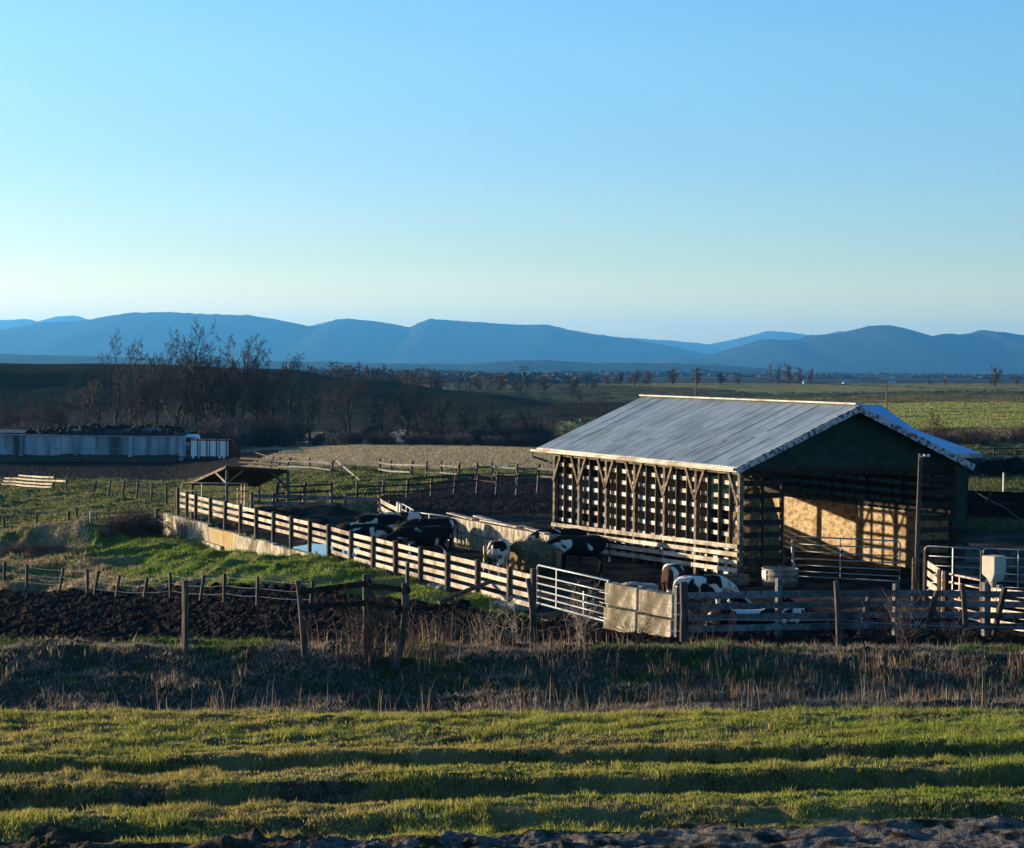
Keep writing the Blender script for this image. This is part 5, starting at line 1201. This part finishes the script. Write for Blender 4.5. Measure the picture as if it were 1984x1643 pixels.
def make_tree(seed, H, r, kids=(10, 6, 5, 3), maxlv=4, forks=1, up=.10, wob=.13, minr=.019, name='bare_tree', tm='twig'):
    rd = random.Random(seed); out = {False: [], True: []}
    for f in range(forks):
        dd = Vector((rd.uniform(-.25, .25)*(f > 0), rd.uniform(-.25, .25)*(f > 0), 1)); grow(rd, out, (rd.uniform(-.1, .1)*f, rd.uniform(-.1, .1)*f, -.2), dd, H*.86*(1-.12*f), r*(1-.2*f), 0, maxlv, up, kids, wob, minr)
    t_ = empty(name, (0, 0, 0)); V, F = frusta(out[False], 7); np_mesh('trunk', V, F, M['bark'], smooth=True, parent=t_)
    V, F = frusta(out[True], 3); np_mesh('crown', V, F, M[tm], parent=t_); return t_
def make_bush(seed, H, n=26, m='bushtwig', name='bare_bush'):
    rd = random.Random(seed); out = {False: [], True: []}
    for i in range(n):
        a = rd.uniform(0, 6.283); s = rd.uniform(.05, .75); grow(rd, out, (math.cos(a)*.35*s*H*.4, math.sin(a)*.35*s*H*.4, -.1), (math.cos(a)*s, math.sin(a)*s, 1), H*rd.uniform(.6, 1), .035*H/3, 1, 4, .06, (0, 6, 4, 3), .16, .011*H/3+.004)
    V, F = frusta(out[True], 3); o = np_mesh(name, V, F, M[m]); return o
TR = [make_tree(1, 15, .26, forks=1), make_tree(2, 14, .24, forks=2), make_tree(3, 13, .22, (9, 6, 5, 3), forks=1, up=.14), make_tree(4, 12, .26, (9, 6, 5, 3), forks=2, up=.05, wob=.2), make_tree(5, 11, .2, forks=3), make_tree(6, 9, .15, (8, 5, 5, 3), forks=2)]
BU = [make_bush(11, 4.2), make_bush(12, 3.4), make_bush(13, 5.0, 30), make_bush(14, 2.6, 20)]
START[0] = .04
TR += [make_tree(21, 9, .26, (8, 6, 5, 3), 4, 1, .12, .13, .042, tm='fartwig'), make_tree(22, 9, .24, (7, 6, 5, 3), 4, 3, .10, .15, .042, tm='fartwig'), make_tree(23, 8, .26, (8, 6, 5, 3), 4, 2, .16, .12, .042, tm='fartwig')]
START[0] = .28
usedT = set(); usedB = set()
posw = ['far left', 'left', 'left centre', 'centre', 'right centre', 'right', 'far right']
def place_tree(px, top, Y, proto, label, group, basey=None, wfac=1.0):
    p = P(px, 800, Y); p.z = gs(p.x, p.y)-.1; H = CAMZ-(top-(700+(px-992)*.0087))*Y/FPX-p.z; base = TR[proto]; h0 = (15, 14, 13, 12, 11, 9, 9, 9, 8)[proto]*.95; s = H/h0
    if proto not in usedT: usedT.add(proto); o = base; o.location = p; o.rotation_euler = (0, 0, px); o.scale = (s*wfac, s*wfac, s)
    else: o = copy_thing(base, p, px*1.7, (s*wfac, s*wfac, s))
    tag(o, label, 'tree', group); return o
TL = [(222,660,296,0,'broad bare tree with a domed top breaking the hill skyline at the left'),
(272,676,300,5,'slim bare tree right of the domed one on the skyline'), (303,671,297,2,'narrow bare tree with a spiky top left of the tallest tree'),
(335,680,302,1,'bare tree between the narrow one and the tallest tree'), (380,640,292,0,'tallest bare tree with a fan shaped crown'),
(424,654,298,1,'second tallest bare tree just right of the tallest'), (448,670,304,4,'bare tree with loose crown, second right of the tallest'), (470,664,300,2,'wide topped bare tree, third right of the tallest'),
(508,690,300,5,'low bare tree near the right end of the skyline row'), (530,675,296,3,'crooked bare tree at the right end of the skyline row'),
(677,725,280,3,'lone bare tree with a leaning forked trunk at the meadow edge'), (788,740,285,4,'bare tree left of the dark spreading one above the tan field'), (816,758,278,1,'dark spreading bare tree standing above the tan field'),
(742,760,290,5,'thin bare tree behind the bushes above the tan field'), (858,770,288,3,'crooked low bare tree right of the dark spreading one'), (905,778,292,5,'small bare tree half way between the spreading tree and the barn'),
(950,790,290,4,'bushy bare tree above the right part of the tan field'), (1022,790,285,1,'bare tree with dense twigs left of the barn roof'), (1065,785,295,2,'bare tree close to the left end of the barn roof'),
(1135,757,300,0,'spreading bare tree rising behind the left eave of the barn'), (1160,770,310,5,'small bare tree right behind the left slope of the barn roof'),
(60,770,292,5,'small bare tree at the far left above the silo wall'), (110,775,288,4,'bushy bare tree left above the silo tyres'), (160,745,290,2,'bare tree in front of the dark hill at the left'), (132,758,295,5,'thin bare tree just left of the bare tree before the dark hill'), (20,768,290,4,'bare tree at the left edge of the picture'),
(195,715,300,5,'short bare tree under the domed skyline tree'), (250,720,300,3,'bare tree between the domed tree and the slim tree, lower'), (355,712,305,5,'low bare tree left of the tallest tree trunk'), (405,706,306,4,'low bare tree right of the tallest tree trunk'), (492,712,304,1,'low tree below the wide topped tree'), (548,740,290,5,'thin low tree right of the skyline row'), (600,742,300,5,'slight tree in front of the dark hill, centre left')]
for (px, top, Y, pr, lab) in TL: place_tree(px, top+(5 if top < 700 else 0), Y, pr, lab, 'bare trees of the hedgerow below the hill', wfac=.82 if top < 700 else .9)
SK = [(1493,704,880,0,.5),(1508,708,885,2,.45),(1526,706,880,1,.9),(1548,712,890,4,.8),(1570,714,885,2,.6),(1302,714,880,4,1.3),(1350,712,860,1,1.0),(1395,722,870,5,1.3),(1928,712,780,1,1.2),(1830,733,860,5,1.3),(1800,735,870,4,1.2),(1770,737,880,5,1.3),(1968,727,790,5,.8),(1230,718,860,5,1.6),(1255,720,870,4,1.4),(1200,722,880,5,1.4),(1430,728,860,5,1.2),(1175,726,880,4,1.4)]
skl = ['slender poplar like bare tree, first of the horizon clump', 'slender bare tree, second of the horizon clump', 'round topped bare tree in the middle of the horizon clump', 'wispy bare tree right of the middle of the horizon clump', 'last and slimmest tree of the horizon clump', 'dark rounded tree on the horizon above the barn ridge', 'rounded tree on the horizon near the thin pole', 'low tree on the horizon right of the thin pole', 'solitary bare tree on the horizon near the right edge', 'low dark shrubby tree on the right horizon', 'small tree left of the low dark one on the right horizon', 'leftmost little tree of the right horizon', 'tiny tree right of the solitary one near the right edge', 'broad low tree on the horizon left of the rounded ones', 'low tree between the broad one and the dark rounded one', 'low tree on the horizon above the roof end', 'tiny tree between the rounded trees and the clump', 'low tree on the horizon left above the roof end']
for (a, lab) in zip(SK, skl): place_tree(a[0], a[1], a[2], 6+a[3] % 3, lab, 'trees on the horizon', wfac=a[4])
rd = random.Random(31)
MIDT = []
for i in range(46):
    px = 610+i*12.5+rd.uniform(-16, 16); Y = rd.uniform(590, 820) if px < 900 else rd.uniform(640, 860); top = np.interp(px, [600, 650, 720, 820, 900, 1000, 1100, 1200], [705, 702, 708, 706, 716, 722, 730, 735])+rd.uniform(0, 22)
    o = place_tree(px, top, Y, rd.choice([6, 7, 8]), 'bare tree of the distant wood '+('right behind the crest of the dark hill' if px < 760 else 'left of the dark pole with the transformer' if px < 1010 else 'right of the dark pole with the transformer'), 'trees of the distant wood', wfac=rd.uniform(1.1, 1.6))
o = place_tree(1808, 800, 262, 5, 'single bare sapling in the green field right of the barn', 'saplings in the right fields')
# bushes along the hedgerow
def place_bush(px, Y, proto, H, label, group):
    base = BU[proto]; h0 = (4.2, 3.4, 5.0, 2.6)[proto]; s = H/h0; p = P(px, 800, Y); p.z = gs(p.x, p.y)-.1
    if proto in usedB: o = base.copy(); C.objects.link(o)
    else: o = base; usedB.add(proto)
    o.location = p; o.rotation_euler = (0, 0, px*1.3); o.scale = (s*rd.uniform(1.0, 1.4),)*2+(s,); tag(o, label, 'bush', group)
def bush_label(px, H):
    sz = 'low' if H < 2.6 else ('tall' if H > 4.4 else 'middling')
    zone = 'above the left end of the silo wall' if px < 120 else 'above the tyres on the silo' if px < 330 else 'behind the forage wagon' if px < 480 else 'right of the forage wagon' if px < 620 else 'around the lone forked tree' if px < 740 else 'below the dark spreading tree' if px < 880 else 'above the middle of the tan field' if px < 1030 else 'beside the left end of the barn roof'
    return f'{sz} brown hedgerow bush {zone}'
for i in range(150):
    px = rd.uniform(-60, 1270); Y = rd.uniform(276, 306)
    if rd.random() < .2: continue
    if px < 460: H = rd.uniform(1.8, 4.6)
    elif px < 600: H = rd.uniform(2.2, 4.6)
    elif px < 700: H = rd.uniform(1.2, 2.6)
    elif rd.random() < .45: continue
    else: H = rd.uniform(1.6, 3.8)
    place_bush(px, Y, rd.choice([0, 0, 1, 2, 2, 3]), H, bush_label(px, H), 'hedgerow bushes')
for i in range(46):
    px = rd.uniform(640, 1190); place_bush(px, rd.uniform(268, 277), rd.choice([1, 3]), rd.uniform(1.0, 2.2), 'low dark bush on the tan field edge '+('left of the lone forked tree' if px < 690 else 'below the dark spreading tree' if px < 850 else 'in its middle' if px < 1000 else 'near the barn roof'), 'low bushes at the tan field edge')
for i in range(50):
    px = rd.uniform(1560, 2150); H = rd.uniform(.9, 2.4); place_bush(px, rd.uniform(236, 262), rd.choice([0, 1, 3, 3]), H, ('low' if H < 1.5 else 'taller')+' brown scrub bush '+('just behind the barn roof' if px < 1760 else 'above the low end of the shed roof' if px < 1860 else 'right of the shed roof' if px < 1925 else 'in the scrub strip at the right edge'), 'scrub bushes on the right')
for i, (px, Y, H) in enumerate(((250, 106, 1.5), (262, 104.5, 1.7), (274, 106, 1.6), (288, 105, 1.4), (300, 107, 1.1), (222, 104, 1.0), (236, 105.5, 1.2), (205, 103, .8), (40, 102, .9), (70, 101, .9), (95, 101.5, .8), (20, 102, .7), (115, 101, .7))):
    place_bush(px, Y, [3, 1, 3, 0][i % 4], H, ['bushy brown brush left of the wall corner', 'tallest brown brush left of the wall corner', 'brown brush touching the wall corner side of the clump', 'brown brush clump nearest the wall corner', 'low brush right beside the thick short post', 'low brush at the left end of the corner clump', 'brush in the left half of the corner clump', 'small brush left of the corner clump', 'low brush on the left grass mound', 'low brush in the dip between the mounds', 'low brush on the right grass mound', 'small brush at the left edge of the mounds', 'small brush right of the right mound'][i], 'brush by the mounds')
# brown dock and willow shoots by the field edge posts
def shoots(px, py, H, n, label, seed, sp=.25, m='bushtwig'):
    q = random.Random(seed); out = {False: [], True: []}
    for i in range(n): grow(q, out, (q.gauss(0, sp*.5), q.gauss(0, sp*.4), -.05), (q.gauss(0, .28), q.gauss(0, .2), 1), H*q.uniform(.5, 1), .010, 2, 4, .02, (0, 0, 3, 2), .12, .0045)
    V, F = frusta(out[True], 3); o = np_mesh('dry_shrub', V, F, M[m]); p = G(px, py); o.location = (p.x, p.y, gz(p.x, p.y)); tag(o, label, 'shrub', 'dry shrubs along the field edge')
sh_ = [(722,1285,1.9,26,'reddish brown shrub growing at the foot of the stout dark post'), (690,1278,1.2,18,'low russet shrub left of the stout dark post'), (600,1262,1.1,6,'thin dry stems left of the leaning rail post'), (560,1262,1.2,4,'few dry stems left of the front rails'), (795,1272,1.5,12,'dry stems right of the crooked post'), (860,1262,1.2,14,'scraggly dry shrub in front of the mud right of the crooked post'), (930,1262,1.1,14,'dry shrub in the middle of the tall weeds'), (965,1255,1.4,9,'leaning dry stems left of the grey round post'), (1010,1250,1.0,8,'wiry stems wound round the grey gate side post'), (1118,1262,1.5,9,'whitish branching stems below the galvanised gate'), (1135,1258,1.3,7,'pale stems just right of the whitish branching ones'), (1235,1265,1.0,12,'low brown shrub in front of the concrete blocks'), (1345,1245,1.2,14,'dry shrub at the foot of the stout brown post'), (1412,1250,1.2,4,'single tall dry stem in front of the lying cow'), (1700,1250,1.1,12,'pale dry shrub below the leaning stakes'), (1752,1262,1.5,16,'tallest pale weed clump in front of the shaded fence'), (1850,1258,1.0,10,'dry tuft shrub left of the sun-edged post'), (900,1125,1.0,16,'thorny twigs against the plank fence'), (945,1140,1.1,14,'bare thorn twigs by the leaning dark pole')]
for i, (px, py, H, n, lab) in enumerate(sh_): shoots(px, py, H, n, lab, 50+i, m='bushtwig' if i < 6 or i > 10 else 'deadstem')
# distant farm and poles
for i, (px, top, r) in enumerate(((562, 701, 2.7), (574, 700, 2.7))):
    Y = 2300; p = P(px, 716, Y); zt_ = P(px, top, Y).z; o = MB().lathe((p.x, p.y, 0), [(r, -16), (r, zt_-1.5), (r*.7, zt_-.4), (0, zt_)], 14).build('silo', M['silowall'], None, loc=(p.x, p.y, -16), smooth=True)
    tag(o, ['left one of the two distant tower silos beyond the hill', 'right one of the two distant tower silos beyond the hill'][i], 'silo', 'distant tower silos')
for i, (px, py, ww) in enumerate(((598, 719, 7), (688, 723, 6), (1640, 742, 16), (1730, 744, 20), (1560, 741, 7))):
    Y = 1300 if px > 1000 else 1900; ww = ww*.5; p = P(px, py, Y); t = root('farm_shed', p, ['tiny pale shed right of the distant silos', 'tiny pale shed beside the distant round trees', 'low pale shed on the right horizon left of the pale one', 'long pale roofed shed on the right horizon', 'tiny pale shed next to the horizon tree clump'][i], 'shed', 'distant farm sheds')
    w2 = ww*Y/FPX/2*1.2; hh = 3.2
    MB().box((p.x-w2, p.y, p.z-9), (p.x+w2, p.y+8, p.z+.2)).build('wall', M['silowall'], t); MB().poly_prism([(p.x-w2-.4, p.y-.5, p.z+.2), (p.x+w2+.4, p.y-.5, p.z+.2), (p.x+w2+.4, p.y+4, p.z+2.4), (p.x-w2-.4, p.y+4, p.z+2.4)], (0, .1, -.2)).build('roof', M['silowall'], t)
polesP = []
for i, (px, y0, y1, Y) in enumerate(((1348, 772, 712, 400), (1718, 784, 745, 400), (1015, 752, 711, 700), (2120, 790, 740, 380), (560, 790, 763, 420))):
    p = P(px, y0, Y); p.z = min(gs(p.x, p.y), p.z); tp = P(px, y1, Y); t = root('power_pole', p, ['thin pale power pole behind the middle of the barn ridge', 'thin pale power pole right of the barn ridge', 'dark pole with a transformer before the distant wood', 'power pole beyond the right edge', 'short pale pole in front of the dark hill'][i], 'power pole', 'distant power poles')
    MB().tube([p, tp], [.16, .12], 6).build('shaft', M['oldwood'] if i != 2 else M['dark'], t); polesP.append(tp)
    if i == 2:
        for dz in (0, -.9): MB().beam(tp+Vector((-1.6, 0, dz)), tp+Vector((1.6, 0, dz)), .25, .25).build('crossarm', M['dark'], t)
        MB().lathe(tp-Z*2.8, [(.0, 0), (.5, 0), (.5, 1.2), (0, 1.3)], 10).build('transformer', M['dark'], t)
wires('power_line', 'thin power line sagging over the right fields', [[polesP[1]-Z*.3, (polesP[1]+polesP[3])/2-Z*1.2, polesP[3]-Z*.3]], r=.04, m='dark')
wires('power_line', 'thin power line passing behind the barn ridge', [[polesP[0]-Z*.3, (polesP[0]+polesP[1])/2-Z*1.2, polesP[1]-Z*.3]], r=.04, m='dark')
# far woodland in the valley
X = []; 
n = 9000; Yw_ = 1700+(6500-1700)*rng.random(n)**1.3; px_ = rng.uniform(-500, 2500, n); k = (fbm(px_*.004, Yw_*.0016, 301) > .40) & ((px_ < 1150) | (Yw_ > 3400)); Yw_, px_ = Yw_[k], px_[k]; Xw = (px_-992)/FPX*Yw_
zw = HZ(Xw, Yw_); V = []; F = []; n = len(Xw); r_ = rng.uniform(3, 11, n)*(1+Yw_/5000); hh = rng.uniform(2, 6, n)
ico = []; S = 7
for j in range(3):
    for k in range(S): ico.append((math.cos(2*math.pi*(k+j*.5)/S)*(1, .8, .35)[j], math.sin(2*math.pi*(k+j*.5)/S)*(1, .8, .35)[j], (-.3, .55, .95)[j]))
ico = np.array(ico); jit = 1+rng.uniform(-.55, .55, (n, len(ico), 3))
V = (ico[None]*jit*np.stack([r_, r_, hh], 1)[:, None, :]+np.stack([Xw, Yw_, zw], 1)[:, None, :]).reshape(-1, 3)
fb_ = []
for j in range(2):
    for k in range(S): a = j*S+k; b = j*S+(k+1) % S; fb_.append((a, b, b+S)); fb_.append((a, b+S, a+S))
for k in range(1, S-1): fb_.append((2*S, 2*S+k, 2*S+k+1))
F = (np.arange(n)[:, None, None]*len(ico)+np.array(fb_)[None]).reshape(-1, 3)
tag(np_mesh('woodland', V, F, M['woodland']), kind='stuff')
# ------------------------------------------------------------------ haze: the air itself
hb = MB().box((-26000, -400, -90), (26000, 25400, 480))
hm = bpy.data.materials.new('haze'); hm.use_nodes = True; t = hm.node_tree
t.nodes.remove(t.nodes['Principled BSDF']); pv = t.nodes.new('ShaderNodeVolumePrincipled')
pv.inputs['Color'].default_value = (.10, .46, 1.0, 1); pv.inputs['Density'].default_value = 4.4e-5; pv.inputs['Anisotropy'].default_value = .35
t.links.new(pv.outputs[0], t.nodes['Material Output'].inputs['Volume'])
ho = hb.build('haze', hm); tag(ho, kind='stuff')
for o in bpy.data.objects:
    if '_abs' in o.keys(): del o['_abs']
